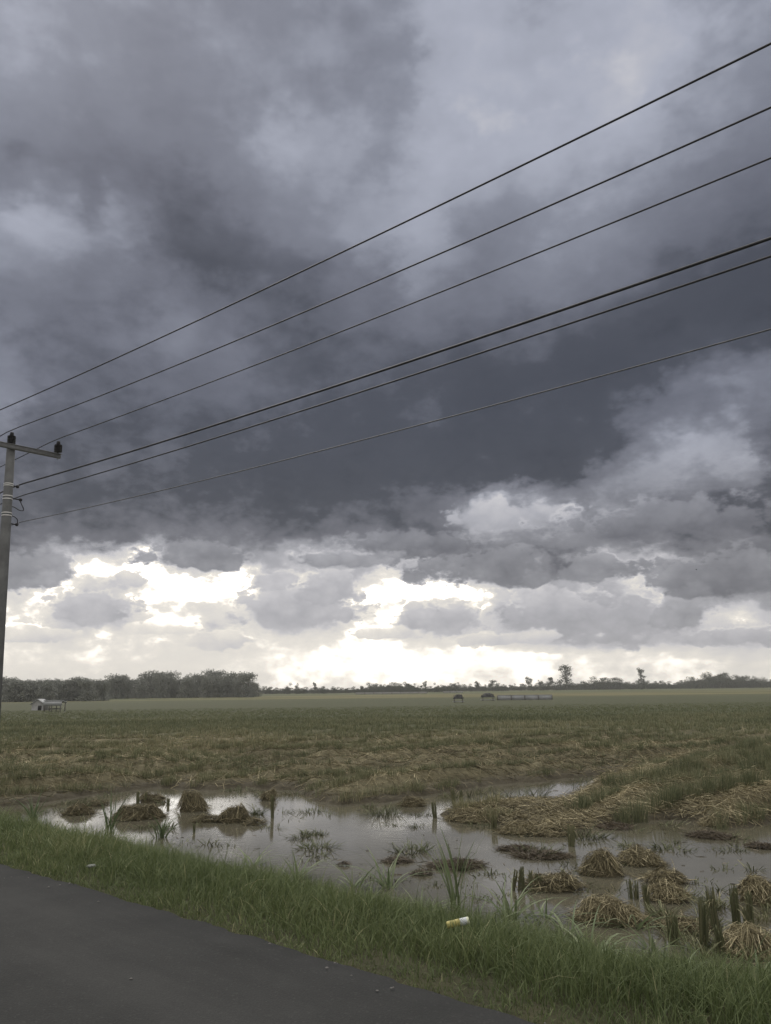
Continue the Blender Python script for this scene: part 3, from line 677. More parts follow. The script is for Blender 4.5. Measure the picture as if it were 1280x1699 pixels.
def thatch(x, y, wpx, hpx, label):
    c = place(x, y); s_ = c[1] / FPX; w, h = wpx * s_, hpx * s_
    o = empty('thatched_shelter', c, label, 'shelter')
    V, F, t = crown_mesh([(0, 0, .72, .42, .22), (-.2, 0, .6, .3, .14), (.2, 0, .6, .3, .14)], 900, .05, int(x))
    V = V * np.array([w, w * .8, h])
    V0 = np.array([[-.5, -.4, .45], [.5, -.4, .45], [.5, .4, .45], [-.5, .4, .45], [-.2, 0, .95], [.2, 0, .95]]) * [w, w, h]
    f3 = np.array([[1, 2, 5], [3, 0, 4]]) + len(V); f4 = np.array([[0, 1, 5, 4], [2, 3, 4, 5], [3, 2, 1, 0]]) + len(V)
    mesh('roof', np.vstack([V, V0]), [np.vstack([F, f4]), f3], m_dark, o)
    for xx in (-.38, .38):
        for yy in (-.3, .3): mesh('post', *box((xx * w, yy * w, h * .25), (.08, .08, h * .55)), m_post, o)
    mesh('platform', *box((0, 0, h * .14), (w * 1.05, w * .7, .10)), m_white, o)
thatch(761, 1166, 17, 14, 'small dark thatched shelter in the field, left one of the pair')
thatch(810, 1163, 22, 13, 'wider dark thatched shelter at the left end of the pale wall')
def low_wall(x0, x1, y, hpx, label, m, npan, Y=None):
    a = place(x0, y); s_ = a[1] / FPX if Y is None else Y / FPX
    if Y: a = at_depth(x0, y, Y); a[2] = ZF
    w, h = (x1 - x0) * s_, hpx * s_
    o = empty('field_wall', a, label, 'wall')
    pw = w / npan
    for q in range(npan):
        mesh('panel', *box((pw * (q + .5), 0, h / 2), (pw - .12, .12, h)), m, o)
    V, F = cat_meshes([box((pw * q, 0, h * .53), (.118, .2, h * 1.06)) for q in range(npan + 1)])
    mesh('pillars', V, F, m_post, o)
    mesh('coping', *box((w / 2, 0, h + .045), (w, .24, .085)), m_white, o)
low_wall(826, 914, 1162, 7.5, 'long low pale wall in the field right of the dark shelters', m_tin, 4)
low_wall(590, 706, 1151.5, 2.6, 'thin white wall line far off in front of the low middle copse', m_white, 8, 430)
low_wall(735, 768, 1148.5, 2.2, 'short white wall line far off above the left dark shelter', m_white, 3, 470)

# ------------------------------------------------------------------ straw and stubble
STRAW = [(0, (.065, .055, .032)), (.35, (.175, .152, .088)), (.7, (.34, .295, .178)), (1, (.58, .51, .33))]
STUB = [(0, (.072, .076, .042)), (.35, (.136, .154, .084)), (.7, (.25, .242, .142)), (1, (.42, .36, .23))]
m_straw = leafy('cut straw', STRAW, .8, .2)
m_stub = leafy('standing stubble', STUB, .8, .2, .1)
m_grass = leafy('verge grass', [(0, (.056, .076, .030)), (.4, (.104, .134, .052)), (.8, (.165, .192, .084)), (1, (.36, .34, .19))], .65, .25, .3)
m_tuft = leafy('broad grass leaves', [(0, (.08, .11, .05)), (.6, (.15, .19, .095)), (1, (.24, .27, .16))], .6, .3, .3)
m_wet = leafy('wet rotting straw', [(0, (.035, .028, .018)), (.5, (.075, .058, .035)), (1, (.13, .10, .06))], .6, .35)

def strands(C, L, w, pitch=.35, lie=None, k=3):
    """loose straws lying about: centres, length, half width"""
    n = len(C); az = rng.uniform(0, 2 * np.pi, n) if lie is None else lie
    el_ = rng.normal(0, pitch, n); t = np.linspace(-.5, .5, k)[None, :]
    D = np.stack([np.cos(az) * np.cos(el_), np.sin(az) * np.cos(el_), np.sin(el_)], -1)
    P = C[:, None, :] + D[:, None, :] * (L[:, None] * t)[..., None]
    P[..., 2] -= (L * rng.uniform(-.05, .28, n))[:, None] * t ** 2 * 2
    S = np.cross(D, rng.normal(size=(n, 3))); S /= np.linalg.norm(S, axis=1)[:, None]
    W = w[:, None] * np.ones((1, k))
    return ribbons(P, W, S)
def in_view(n, y0, y1, power=1.0, xm=1.12):
    """random spots on the field between two distances, spread evenly over the ground"""
    Y = np.sqrt(rng.uniform(y0 ** (2 * power), y1 ** (2 * power), n)) if power == 1.0 else (rng.uniform(y0 ** power, y1 ** power, n)) ** (1 / power)
    return np.column_stack([rng.uniform(-1, 1, n) * (Y * .5 * xm + 1.5), Y])

def draped(p, L, w, lie, lift, hfun):
    """loose straws that follow the shape of what they lie on"""
    n = len(p); d_ = np.stack([np.cos(lie), np.sin(lie)], -1)
    xy = np.stack([p + d_ * L[:, None] * f for f in (-.5, 0, .5)], 1)
    zz = hfun(xy.reshape(-1, 2)).reshape(n, 3) * .6
    zz += (zz[:, 1:2] / .6) * .4
    P = np.dstack([xy, zz + lift[:, None] + rng.normal(0, .06, (n, 1)) * L[:, None] * np.array([-1, 0, 1]) * 2])
    D = P[:, 2] - P[:, 0]; S = np.cross(D, rng.normal(size=(n, 3)) * [.5, .5, 1]); S /= np.linalg.norm(S, axis=1)[:, None]
    return ribbons(P, w[:, None] * np.array([[.8, 1, .5]]), S)
# straw lying over the near field, heaped in windrows
p = in_view(330000, 12, 52, 1.0); z = height(p)
hm = np.clip((z - ZF) / .25, 0, 1)
keep = (z > ZF - .03) & (p @ NR > 7.6) & (rng.uniform(0, 1, len(p)) < (.42 + .58 * hm) * sstep(48, 27, p[:, 1] + 8 * fbm(p[:, 0] * .2, p[:, 1] * .2, 2, 4)))
p = p[keep]; n = len(p)
V, F = draped(p, rng.uniform(.16, .46, n) * (1 + p[:, 1] / 80), (.0022 + p[:, 1] * .00015) * rng.uniform(.6, 1.3, n), rng.uniform(0, 2 * np.pi, n), np.abs(rng.normal(0, .03, n)) + .004, height)
t = np.clip(rng.normal(.38, .2, n) + .9 * (fbm(p[:, 0] * .5, p[:, 1] * .5, 3, 14) - .5), 0, 1)
tag(mesh('straw_litter', V, F, m_straw, attrs={'tint': np.repeat(t, 6)}), kind='stuff')

# thicker mats on the bank beside the pond
p = np.column_stack([rng.uniform(1, 15, 150000), rng.uniform(11.5, 27, 150000)]); z = height(p)
k = (poly_sd(p, land_b) > -.3) & (z > ZF - .05) & (rng.uniform(0, 1, len(p)) < .25 + .75 * sstep(.35, .6, fbm(p @ DROW * .9, p @ QROW * 2.6, 3, 88))); p = p[k]; n = len(p)
V, F = draped(p, rng.uniform(.12, .42, n), .0042 * rng.uniform(.6, 1.4, n), np.where(rng.uniform(0, 1, n) < .5, rng.uniform(0, 6.28, n), math.atan2(QROW[1], QROW[0]) + rng.normal(0, .5, n)), np.abs(rng.normal(0, .07, n)) * (.3 + .7 * sstep(3.2, 5, p[:, 0])) + .004, height)
t = np.clip(rng.normal(.40, .26, n) + .9 * (fbm(p[:, 0] * .8, p[:, 1] * .8, 3, 15) - .5), 0, 1)
tag(mesh('straw_mat', V, F, m_straw, attrs={'tint': np.repeat(t, 6)}), kind='stuff')

# standing stubble: rows of cut hills, each a brush of stalks
def hills(p, z, h, nst, w, rad_, tint, splay=.22, var=.16):
    n = len(p); b = np.repeat(np.column_stack([p, z - .03]), nst, 0); N = len(b)
    a = rng.uniform(0, 2 * np.pi, N); r = np.repeat(np.broadcast_to(rad_, (n,)), nst) * np.sqrt(rng.uniform(0, 1, N))
    b[:, 0] += np.cos(a) * r; b[:, 1] += np.sin(a) * r
    hh = np.repeat(h, nst) * rng.uniform(.65, 1.12, N)
    V, F = blades(b, hh, np.repeat(w, nst) * rng.uniform(.7, 1.3, N), np.abs(rng.normal(splay, splay * .8, N)), a + rng.normal(0, .5, N), 4)
    t = np.clip(np.repeat(tint, nst) + rng.normal(0, var, N), 0, 1)
    return V, F, np.repeat(t, 8)
acc = []
def add_hills(*a, **k): acc.append(hills(*a, **k))
# (a) rows you can follow on the bank at the right
for (xa, ya), (xb, yb), hgt_, dens in (((1030, 1361), (1300, 1303), .50, 9), ((1046, 1331), (1330, 1284), .50, 9), ((945, 1352), (1040, 1324), .34, 8), ((1185, 1370), (1330, 1340), .34, 7), ((1000, 1318), (1330, 1262), .42, 8), ((1050, 1296), (1330, 1246), .42, 7), ((1085, 1287), (1330, 1234), .40, 7)):
    A, B = ground(xa, ya, ZF)[:2], ground(xb, yb, ZF)[:2]; L = np.linalg.norm(B - A); n = int(L * dens)
    f = rng.uniform(0, 1, n); q = A + (B - A) * f[:, None] + rng.normal(0, .065, (n, 2))
    add_hills(q, height(q), hgt_ * rng.uniform(.75, 1.1, n) * (.75 + .5 * fbm(q[:, 0], q[:, 1], 2, 44)), 44, .0026 + q[:, 1] * .00011, .12, .36 + .35 * (fbm(q[:, 0] * .9, q[:, 1] * .9, 2, 8) - .35))
# (b) rows between the windrows, out to where they blur together
for y0, y1, n0, nst, hh, wf in ((12.5, 34, 11000, 20, .24, .62), (34, 66, 13000, 13, .26, .85), (66, 112, 12000, 9, .22, .95)):
    q = in_view(n0, y0, y1, 1.4); sd_ = land_sd(q); qq = q @ QROW
    ph = (qq / .95 + .5) % 1 - .5; q = q - QROW * (ph * .95 * (.75 if y0 < 60 else .3))[:, None]
    sd_ = land_sd(q); patch = fbm(q[:, 0] * .12, q[:, 1] * .12, 3, 70)
    k = (sd_ > .05) & (q @ NR > 7.4)
    k &= ~((poly_sd(q, land_b) > -.2) & (q[:, 1] < 27) & (q[:, 0] > 2.2))
    if y0 < 30: k &= rng.uniform(0, 1, len(q)) < sstep(.30, .62, patch + .01 * (q[:, 1] - 14)) * .9 + .1
    q = q[k]; n = len(q); patch = patch[k]
    add_hills(q, height(q), hh * rng.uniform(.6, 1.2, n) * (1 - .65 * sstep(70, 112, q[:, 1])), nst, (.004 + q[:, 1] * .00024) * wf, .10 + q[:, 1] * .0012, .47 + .75 * (patch - .5) * sstep(100, 40, q[:, 1]) - .03 * sstep(30, 70, q[:, 1]), splay=.3, var=.16 if y0 < 60 else .05)
V, F = cat_meshes([(a, b) for a, b, _ in acc])
tag(mesh('field_stubble', V, F, m_stub, attrs={'tint': np.concatenate([c for *_, c in acc])}), kind='stuff')

# ------------------------------------------------------------------ grass on the verge
def grass(n, s0, s1, t0, t1, h0, h1, w, lean, dark=0.0):
    s = rng.uniform(s0, s1, n); t = rng.uniform(t0, t1, n); q = t[:, None] * UR + s[:, None] * NR
    cl = fbm(q[:, 0] * 1.7, q[:, 1] * 1.7, 3, 50); cl2 = fbm(q[:, 0] * .5, q[:, 1] * .5, 2, 51)
    k = rng.uniform(0, 1, n) < .35 + .9 * cl
    q, s, cl, cl2 = q[k], s[k], cl[k], cl2[k]; n = len(q); t = t[k]
    z = height(q); keep = z > ZW - .12; q, s, cl, cl2, z, t = q[keep], s[keep], cl[keep], cl2[keep], z[keep], t[keep]; n = len(q)
    z = np.maximum(z, -.05 + 0 * z) * (s < S_EDGE) + z * (s >= S_EDGE)
    grow = sstep(S_EDGE - .12, S_EDGE + .9, s + .25 * (cl - .5)); tall = .55 + .9 * cl + .35 * sstep(4.3, 6.2, s)
    h = (h0 + (h1 - h0) * rng.uniform(0, 1, n) ** 1.4) * (.28 + .72 * grow) * tall
    V, F = blades(np.column_stack([q, z - .02]), h, w * rng.uniform(.6, 1.5, n), np.clip(np.abs(rng.normal(lean, .3, n)), 0, 1.3), None, 5, .8)
    tn = np.clip(.42 + .5 * (cl2 - .5) + .35 * (cl - .5) + rng.normal(0, .17, n) - dark + .25 * (rng.uniform(0, 1, n) < .04), 0, 1)
    return V, F, np.repeat(tn, 10)
gs = [grass(130000, S_EDGE - .10, 7.3, -5, 9, .08, .25, .0032, .6), grass(75000, S_EDGE - .10, 7.4, 9, 26, .10, .28, .0042, .6),
      grass(5000, S_EDGE + .6, 7.0, -4.5, 26, .22, .42, .0038, .8), grass(26000, S_EDGE - .14, S_EDGE + .25, -4.5, 26, .05, .15, .003, .6)]
V, F = cat_meshes([(a, b) for a, b, _ in gs])
tag(mesh('verge_grass', V, F, m_grass, attrs={'tint': np.concatenate([c for *_, c in gs])}), kind='stuff')

# broad leaved tufts among it
def tuft(x, y, hpx, spread, n, label, tone=.5, lean=.85):
    zz = -.35
    for _ in range(6):
        c = ground(x, y, zz); zz = float(height(c[None, :2])[0])
    s_ = np.linalg.norm(c[:2]) / FPX * 1.03; h = hpx * s_ * (1.2 if x < 600 else 1.5); n = int(n * 1.6)
    b = np.column_stack([rng.normal(0, .035, n), rng.normal(0, .035, n), np.full(n, -.02)])
    az_ = rng.uniform(0, 2 * np.pi, n)
    V, F = blades(b, h * rng.uniform(.6, 1.15, n), rng.uniform(.010, .019, n) , np.clip(rng.normal(lean, .25, n), .1, 1.5) * spread, az_, 9, .9)
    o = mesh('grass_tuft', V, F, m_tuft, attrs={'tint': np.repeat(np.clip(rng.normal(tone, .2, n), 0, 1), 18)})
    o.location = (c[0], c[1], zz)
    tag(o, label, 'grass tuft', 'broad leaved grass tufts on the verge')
for a in ((182, 1395, 58, .55, 14, 'spiky grass tuft against the bright water near the left end'), (55, 1372, 45, .8, 12, 'dark grass tuft at the left edge before the water'), (268, 1402, 40, .8, 12, 'short spiky tuft right of the tall spiky one on the left'),
          (490, 1475, 50, 1.1, 16, 'drooping pale tuft on the verge below the middle of the water'), (645, 1492, 55, 1.1, 14, 'arching tuft left of the bottle, close to the water'), (705, 1530, 45, 1.3, 14, 'low tuft just left of the yellow bottle'),
          (757, 1528, 92, .5, 9, 'tallest tuft with long upright blades just behind the yellow bottle'), (848, 1545, 58, 1.2, 16, 'arching tuft right of the yellow bottle'), (905, 1545, 40, 1.2, 12, 'low tuft before the largest straw heap'),
          (985, 1607, 60, 1.5, 18, 'wide tuft with long drooping pale leaves in the lower right'), (1085, 1600, 40, 1.2, 12, 'small tuft below the cut stubble posts at the right'), (1268, 1650, 50, 1.2, 12, 'tuft at the right edge low in the grass'), (1130, 1640, 40, 1.3, 12, 'low wide tuft in the grass near the lower right corner'), (590, 1492, 52, 1.3, 14, 'leaning broad leaved tuft at the water edge between two arching ones'), (800, 1560, 50, 1.5, 14, 'sprawling pale tuft in the grass just below and right of the bottle'), (940, 1572, 52, 1.5, 14, 'sprawling tuft just above the wide tuft of drooping leaves'), (1050, 1560, 52, 1.4, 12, 'broad leaved tuft leaning over the water by the largest straw heap'), (420, 1452, 44, 1.2, 12, 'small pale tuft on the verge left of the drooping one')):
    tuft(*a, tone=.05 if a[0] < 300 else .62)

# ------------------------------------------------------------------ litter on the verge
m_yel = simple('yellow wrapper', (.42, .37, .13), .55, .3, .2, 30)
m_lab = simple('white label', (.50, .53, .54), .5, .4, .12, 30)
m_cap = simple('pale cap', (.60, .62, .45), .5, .4, .1, 30)
zz = -.15
for _ in range(6):
    c = ground(760, 1531, zz); zz = float(height(c[None, :2])[0]) + .17
bot_ = empty('litter_bottle', c, 'yellow and white plastic bottle lying in the verge grass', 'bottle')
sL = np.linalg.norm(c[:2]) / FPX; Lb, rb = 35 * sL, 5.2 * sL
def lying(prof):
    V, F = lathe(prof, 20); V = V[:, [2, 0, 1]] - np.array([Lb / 2, 0, 0])
    a = rad(11); R_ = np.array([[math.cos(a), 0, -math.sin(a)], [0, 1, 0], [math.sin(a), 0, math.cos(a)]])
    return V @ R_.T, F[:, ::-1]
mesh('body', *lying([(0, 0), (rb * .85, 0), (rb, .008), (rb, Lb * .30), (rb * .94, Lb * .32), (rb * .94, Lb * .35), (rb, Lb * .37), (rb, Lb * .60)]), m_yel, bot_, smooth=True)
mesh('label_sleeve', *lying([(rb * .98, Lb * .60), (rb * 1.01, Lb * .605), (rb * 1.01, Lb * .90)]), m_lab, bot_, smooth=True)
mesh('cap', *lying([(rb * 1.0, Lb * .90), (rb * 1.0, Lb * .97), (rb * .8, Lb), (0, Lb)]), m_cap, bot_, smooth=True)
def crumple(name, x, y, wpx, label, cat, m, zoff, flat=.5, z0=-.2):
    zz = z0
    for _ in range(6):
        c = ground(x, y, zz); zz = float(height(c[None, :2])[0]) + zoff
    s_ = np.linalg.norm(c[:2]) / FPX * wpx / 2
    bm = bmesh.new(); bmesh.ops.create_icosphere(bm, subdivisions=3, radius=1.0)
    for v in bm.verts:
        k = .62 + .75 * fbm(np.array([v.co.x * 2.1 + v.co.z + x]), np.array([v.co.y * 2.1 - v.co.z]), 3, 5)[0]
        v.co *= k; v.co.z *= flat
    me = bpy.data.meshes.new(name); bm.to_mesh(me); bm.free(); me.materials.append(m)
    o = bpy.data.objects.new(name, me); COL.objects.link(o); o.scale = (s_, s_, s_); o.location = (c[0], c[1], zz)
    return tag(o, label, cat)
m_scrap = simple('dirty white plastic', (.14, .15, .13), .7, .3, .2, 6)
m_scrap2 = simple('white plastic', (.80, .80, .78), .5, .3, .1, 6)
crumple('plastic_scrap', 151, 1437, 12, 'dull whitish plastic scrap half sunk in the grass by the road', 'scrap', m_scrap, .08, .4)
crumple('plastic_scrap', 802, 1290, 4, 'tiny bright white scrap lying on the straw beyond the water', 'scrap', m_scrap2, .18, 1.2, ZF)
# chips of stone on the road
n = 70; t_ = rng.uniform(-4, 12, n); s_ = np.where(rng.uniform(0, 1, n) < .12, rng.uniform(1.6, 3.2, n), S_EDGE - np.abs(rng.normal(0, .18, n)))
q = t_[:, None] * UR + s_[:, None] * NR
parts = []
for a in q:
    V, F = lathe([(0, -.3), (.8, -.1), (1, .2), (.5, .7), (0, .8)], 6); V = V * rng.uniform(.004, .010) * np.array([rng.uniform(.8, 1.5), 1, .7])
    parts.append((V + np.array([a[0], a[1], .017]), F))
V, F = cat_meshes(parts)
tag(mesh('loose_gravel', V, F, simple('pale stone chips', (.16, .155, .145), .85, .2, .25, 40)), kind='stuff')

# ------------------------------------------------------------------ straw heaps standing in the water
def heap(x, y, wpx, hpx, label, tone=.5, m=None, rough=1.0, group=None, name='straw_heap', cat='straw heap'):
    c = ground(x, y, ZW); s_ = np.linalg.norm(c[:2]) / FPX
    rx = wpx / 2 * s_; ry = rx * rng.uniform(.6, .8); hz = max(.62 * (hpx * s_ - 1.5 * ry * (CAM_H - ZW) / np.linalg.norm(c[:2])), .03); rx *= .92; ry *= .92
    vd = c[:2] / np.linalg.norm(c[:2]); c[:2] += vd * ry * .55
    px_ = np.array([vd[1], -vd[0]]); se = rng.uniform(0, 100)
    # lumpy core
    nu, nv = 26, 9; th = np.arange(nu) * 2 * np.pi / nu; r = np.linspace(0, 1, nv)
    T, Rr = np.meshgrid(th, r); ux, uy = np.cos(T) * Rr, np.sin(T) * Rr
    nb = 3 + int(rx > .2) * 2; bc = rng.normal(0, .40, (nb, 2)); bc[0] = 0; br = rng.uniform(.38, .72, nb); br[0] = 1.0; bh = rng.uniform(.7, 1.0, nb); bh[0] = .75
    def top_(ux, uy):
        rr_ = np.hypot(ux, uy); v = 0
        for (cx, cy), r_, h_ in zip(bc, br, bh):
            v = np.maximum(v, h_ * np.clip(1 - ((ux - cx) ** 2 + (uy - cy) ** 2) / r_ ** 2, 0, 1) ** .5)
        return hz * v * np.clip((1.02 - rr_) * 3, 0, 1) * (.35 + 1.3 * fbm(ux * 2.4 + se, uy * 2.4 + se, 4, 6))
    out = 1 + .7 * (fbm(np.cos(T) * 1.5 + se, np.sin(T) * 1.5, 3, 2) - .5)
    X_, Y_ = ux * rx * out, uy * ry * out; Zc = top_(ux, uy) - .04 * Rr - .01
    Vc = np.stack([px_[0] * X_ + vd[0] * Y_, px_[1] * X_ + vd[1] * Y_, Zc], -1).reshape(-1, 3)
    i = np.arange(nv - 1)[:, None] * nu; j = np.arange(nu)[None, :]; j2 = (j + 1) % nu
    Fc = np.stack([i + j, i + j2, i + nu + j2, i + nu + j], -1).reshape(-1, 4)
    n = int(np.clip(rx * ry * 15000, 120, 5200))
    a = rng.uniform(0, 2 * np.pi, n); q = np.sqrt(rng.uniform(0, 1.0, n))
    o_ = 1 + .7 * (fbm(np.cos(a) * 1.5 + se, np.sin(a) * 1.5, 3, 2) - .5)
    p = np.column_stack([np.cos(a) * q * rx * o_, np.sin(a) * q * ry * o_])
    L = np.clip(rng.uniform(.08, .28, n), 0, rx * .8)
    lie = np.where(rng.uniform(0, 1, n) < .14, a + rng.normal(0, .7, n), rng.uniform(0, 6.28, n))
    k_ = rng.uniform(0, 1, n) < .10; p[k_] *= rng.uniform(1.0, 1.45, (k_.sum(), 1))      # straws that have floated off
    V, F = draped(p, L, np.full(n, .0027) * rng.uniform(.6, 1.4, n), lie, np.abs(rng.normal(0, .028 * rough, n)) + .002, lambda v: top_(v[:, 0] / rx, v[:, 1] / ry))
    V = np.column_stack([px_[0] * V[:, 0] + vd[0] * V[:, 1], px_[1] * V[:, 0] + vd[1] * V[:, 1], np.maximum(V[:, 2], -.012)])
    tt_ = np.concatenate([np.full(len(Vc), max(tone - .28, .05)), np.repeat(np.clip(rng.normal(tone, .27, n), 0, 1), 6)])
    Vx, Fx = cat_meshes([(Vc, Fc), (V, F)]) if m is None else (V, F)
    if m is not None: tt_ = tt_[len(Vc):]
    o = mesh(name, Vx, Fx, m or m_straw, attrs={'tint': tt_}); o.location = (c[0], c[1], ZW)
    return tag(o, label, cat, group)
HG = 'straw heaps standing in the flood water'
for x, y, w, h, tone, lb in (
    (1013, 1532, 112, 62, .50, 'largest pale straw heap in the water, right of the bottle'), (1108, 1496, 74, 42, .46, 'rounded straw heap behind the largest one'), (1104, 1466, 66, 28, .42, 'straw heap with a long tail on its right, third row'),
    (998, 1453, 66, 58, .44, 'steep cone shaped straw heap left of the low domed one'), (1062, 1436, 76, 34, .44, 'low domed straw heap right of the cone shaped heap'), (1262, 1500, 76, 58, .54, 'straw heap at the right edge behind the stubble posts'),
    (1250, 1588, 100, 64, .60, 'brightest straw heap in the lower right corner of the water'), (1135, 1546, 84, 24, .42, 'flat straw heap between the largest heap and the stubble posts'), (918, 1478, 100, 38, .36, 'long dark straw heap beside the leaning stubble posts'),
    (890, 1384, 120, 26, .44, 'long low straw bank reaching into the water near the middle'), (790, 1364, 96, 26, .42, 'straw heap before the bright gap with standing stalks'),
    (228, 1360, 76, 36, .30, 'largest dark heap in the bright water at the left'), (252, 1331, 46, 16, .32, 'small flat heap behind the largest dark one at the left'), (320, 1346, 52, 46, .36, 'tall dark heap rising from the bright water beside the far bank'),
    (388, 1364, 58, 38, .30, 'ragged dark heap right of the centre of the bright water'), (345, 1364, 44, 14, .28, 'low dark heap left of the ragged heap'), (423, 1369, 36, 10, .28, 'flat dark heap right of the ragged heap'), (130, 1352, 46, 20, .28, 'dark heap nearest the left edge'),
    (160, 1337, 34, 9, .28, 'thin flat heap near the left edge'), (446, 1328, 30, 26, .38, 'small heap leaning on the far bank beside the tall single stalk'), (1185, 1372, 40, 20, .5, 'pale heap at the foot of the right bank'), (685, 1338, 46, 20, .34, 'heap on the far waterline by the dark stalk clump')):
    heap(x, y, w, h, lb, tone - .09, None, 1.0, HG)
for x, y, w, h, lb in ((660, 1432, 48, 8, 'thin raft of rotting straw left of the debris clump'), (1180, 1391, 66, 12, 'reddish raft of straw alone in the right water'), (760, 1440, 90, 6, 'wide faint raft just under the surface in the middle'), (900, 1424, 90, 8, 'dark raft of straw left of the cone shaped heap'),
                   (860, 1412, 60, 8, 'narrow raft above the wide dark one'), (1262, 1408, 44, 12, 'raft at the right edge of the water'), (572, 1437, 22, 6, 'smallest raft, alone near the verge'), (700, 1452, 40, 5, 'faint raft near the verge below the debris clump'), (1020, 1375, 60, 8, 'raft close under the right bank')):
    heap(x, y, w, h, lb, .55, m_wet, .5, 'rafts of rotting straw on the water', 'straw_raft', 'straw raft')

# bits of straw and leaf afloat all over the pond
n = 2600; p = np.column_stack([rng.uniform(-9, 9, n), rng.uniform(8, 20, n)]); cl = fbm(p[:, 0] * .9, p[:, 1] * .9, 3, 77)
k = (rng.uniform(0, 1, n) < sstep(.40, .72, cl) * .8 + .06) & (land_sd(p) < 0) & (p @ NR > 7.5); p = p[k]; n = len(p)
V, F = strands(np.column_stack([p, np.full(n, ZW + .006)]), rng.uniform(.03, .16, n), rng.uniform(.002, .006, n), .04)
V[:, 2] = np.maximum(V[:, 2], ZW + .001)
tag(mesh('floating_straw', V, F, m_wet, attrs={'tint': np.repeat(rng.uniform(0, 1, n), 6)}), kind='stuff')

# ------------------------------------------------------------------ cut stubble standing in the water
def stub(x, y, wpx, hpx, label, lean=(0, 0), n=60, splay=.07, m=None, tone=.50, group='cut stubble standing in the water', name='stubble_clump', cut=.20, taper=.8, bend=0.0, wmax=.0036):
    c = ground(x, y, ZW); s_ = np.linalg.norm(c[:2]) / FPX; h = hpx * s_ * .86; r = wpx / 2 * s_ * (.74 if splay < .1 else 1)
    if splay < .1: lean = (lean[0] + rng.normal(0, .07), lean[1] + rng.normal(0, .07))
    a = rng.uniform(0, 2 * np.pi, n); q = r * .75 * np.sqrt(rng.uniform(0, 1, n))
    b = np.column_stack([np.cos(a) * q, np.sin(a) * q, np.full(n, -.12)])
    hh = h * (1 - np.abs(rng.normal(0, cut, n)) - .35 * (rng.uniform(0, 1, n) < .2)) + .12
    k = 6; t = np.linspace(0, 1, k)[None, :, None]
    tip = b + np.column_stack([np.cos(a) * r * splay * 4 * rng.uniform(0, 1, n) + lean[0] * h, np.sin(a) * r * splay * 4 * rng.uniform(0, 1, n) + lean[1] * h, hh])
    P = b[:, None] * (1 - t) + tip[:, None] * t
    if bend: P[..., 2] -= (bend * hh * rng.uniform(0, 1, n))[:, None] * t[..., 0] ** 3; P[..., :2] += (rng.normal(0, .5, (n, 2)) * hh[:, None])[:, None] * t ** 2
    parts = []; tn = []
    sa = rng.uniform(0, np.pi, n)
    for off in (0, np.pi / 2):          # crossed blades make each stalk a solid stem from any side
        V, F = ribbons(P, np.clip(r * .10, .0022, wmax) * rng.uniform(.7, 1.3, (n, 1)) * np.ones((1, k)) * np.linspace(1, taper, k)[None], np.column_stack([np.cos(sa + off), np.sin(sa + off), 0 * sa]))
        parts.append((V, F)); tn.append(np.repeat(np.clip(rng.normal(tone, .16, n), 0, 1), 2 * k))
    nl = 7 if splay < .1 else 0         # torn leaves hanging from it
    if nl:
        bl = np.column_stack([rng.normal(0, r * .5, nl), rng.normal(0, r * .5, nl), h * rng.uniform(.25, .8, nl)])
        V, F = blades(bl, h * rng.uniform(.25, .5, nl), np.full(nl, .005), rng.uniform(.5, 1.5, nl), None, 6, 1.6)
        parts.append((V, F)); tn.append(np.repeat(np.clip(rng.normal(tone + .2, .15, nl), 0, 1), 12))
    V, F = cat_meshes(parts)
    o = mesh(name, V, F, m or m_stub, attrs={'tint': np.concatenate(tn)}); o.location = (c[0], c[1], ZW)
    return tag(o, label, 'stubble', group)
for a in ((1118, 1566, 24, 48, 'short stout stubble post below the flat straw heap'), (1167, 1574, 20, 84, 'tallest stubble post in front at the lower right'), (1200, 1582, 18, 42, 'stubble post leaning on the brightest heap'), (1190, 1545, 20, 68, 'stubble post standing behind the tallest one'),
          (1224, 1552, 18, 78, 'second tallest stubble post left of the right edge'), (1247, 1540, 14, 56, 'stubble post nearest the right edge'), (1240, 1560, 10, 50, 'thin stubble post hidden between two stouter ones'), (1052, 1490, 26, 30, 'broad low stubble clump behind the largest heap'), (1077, 1506, 16, 40, 'dark stubble post before the rounded heap'),
          (948, 1404, 18, 36, 'lone stubble post left of the cone shaped heap'), (820, 1378, 14, 28, 'stubble post at the foot of the low straw bank'), (453, 1356, 8, 40, 'tall single stalk standing in the bright water left of the middle'), (723, 1356, 11, 28, 'small stalk clump in the middle of the far water'), (323, 1381, 6, 14, 'tiny post standing alone near the left verge'),
          (229, 1333, 7, 20, 'thin stalk beside the small flat heap at the left'), (240, 1332, 6, 18, 'second thin stalk beside the small flat heap at the left'), (280, 1336, 6, 12, 'tiny stalk between the two tall heaps at the left'), (757, 1342, 10, 36, 'left stalk of the tall pair by the bright gap'), (766, 1342, 9, 34, 'right stalk of the tall pair by the bright gap')):
    stub(*a[:4], a[4])
for x, l, h, lb in ((849, .22, 36, 'leftmost of the leaning stubble posts'), (860, .16, 38, 'second leaning stubble post from the left'), (869, .10, 40, 'third leaning stubble post, the tallest'), (880, .02, 34, 'upright stubble post among the leaning ones'), (893, -.10, 30, 'stubble post leaning the other way, by the long dark heap'), (905, -.25, 24, 'rightmost and lowest of the leaning stubble posts')):
    stub(x, 1478 - abs(x - 875) * .05, 9, h, lb, (l, 0), 34)
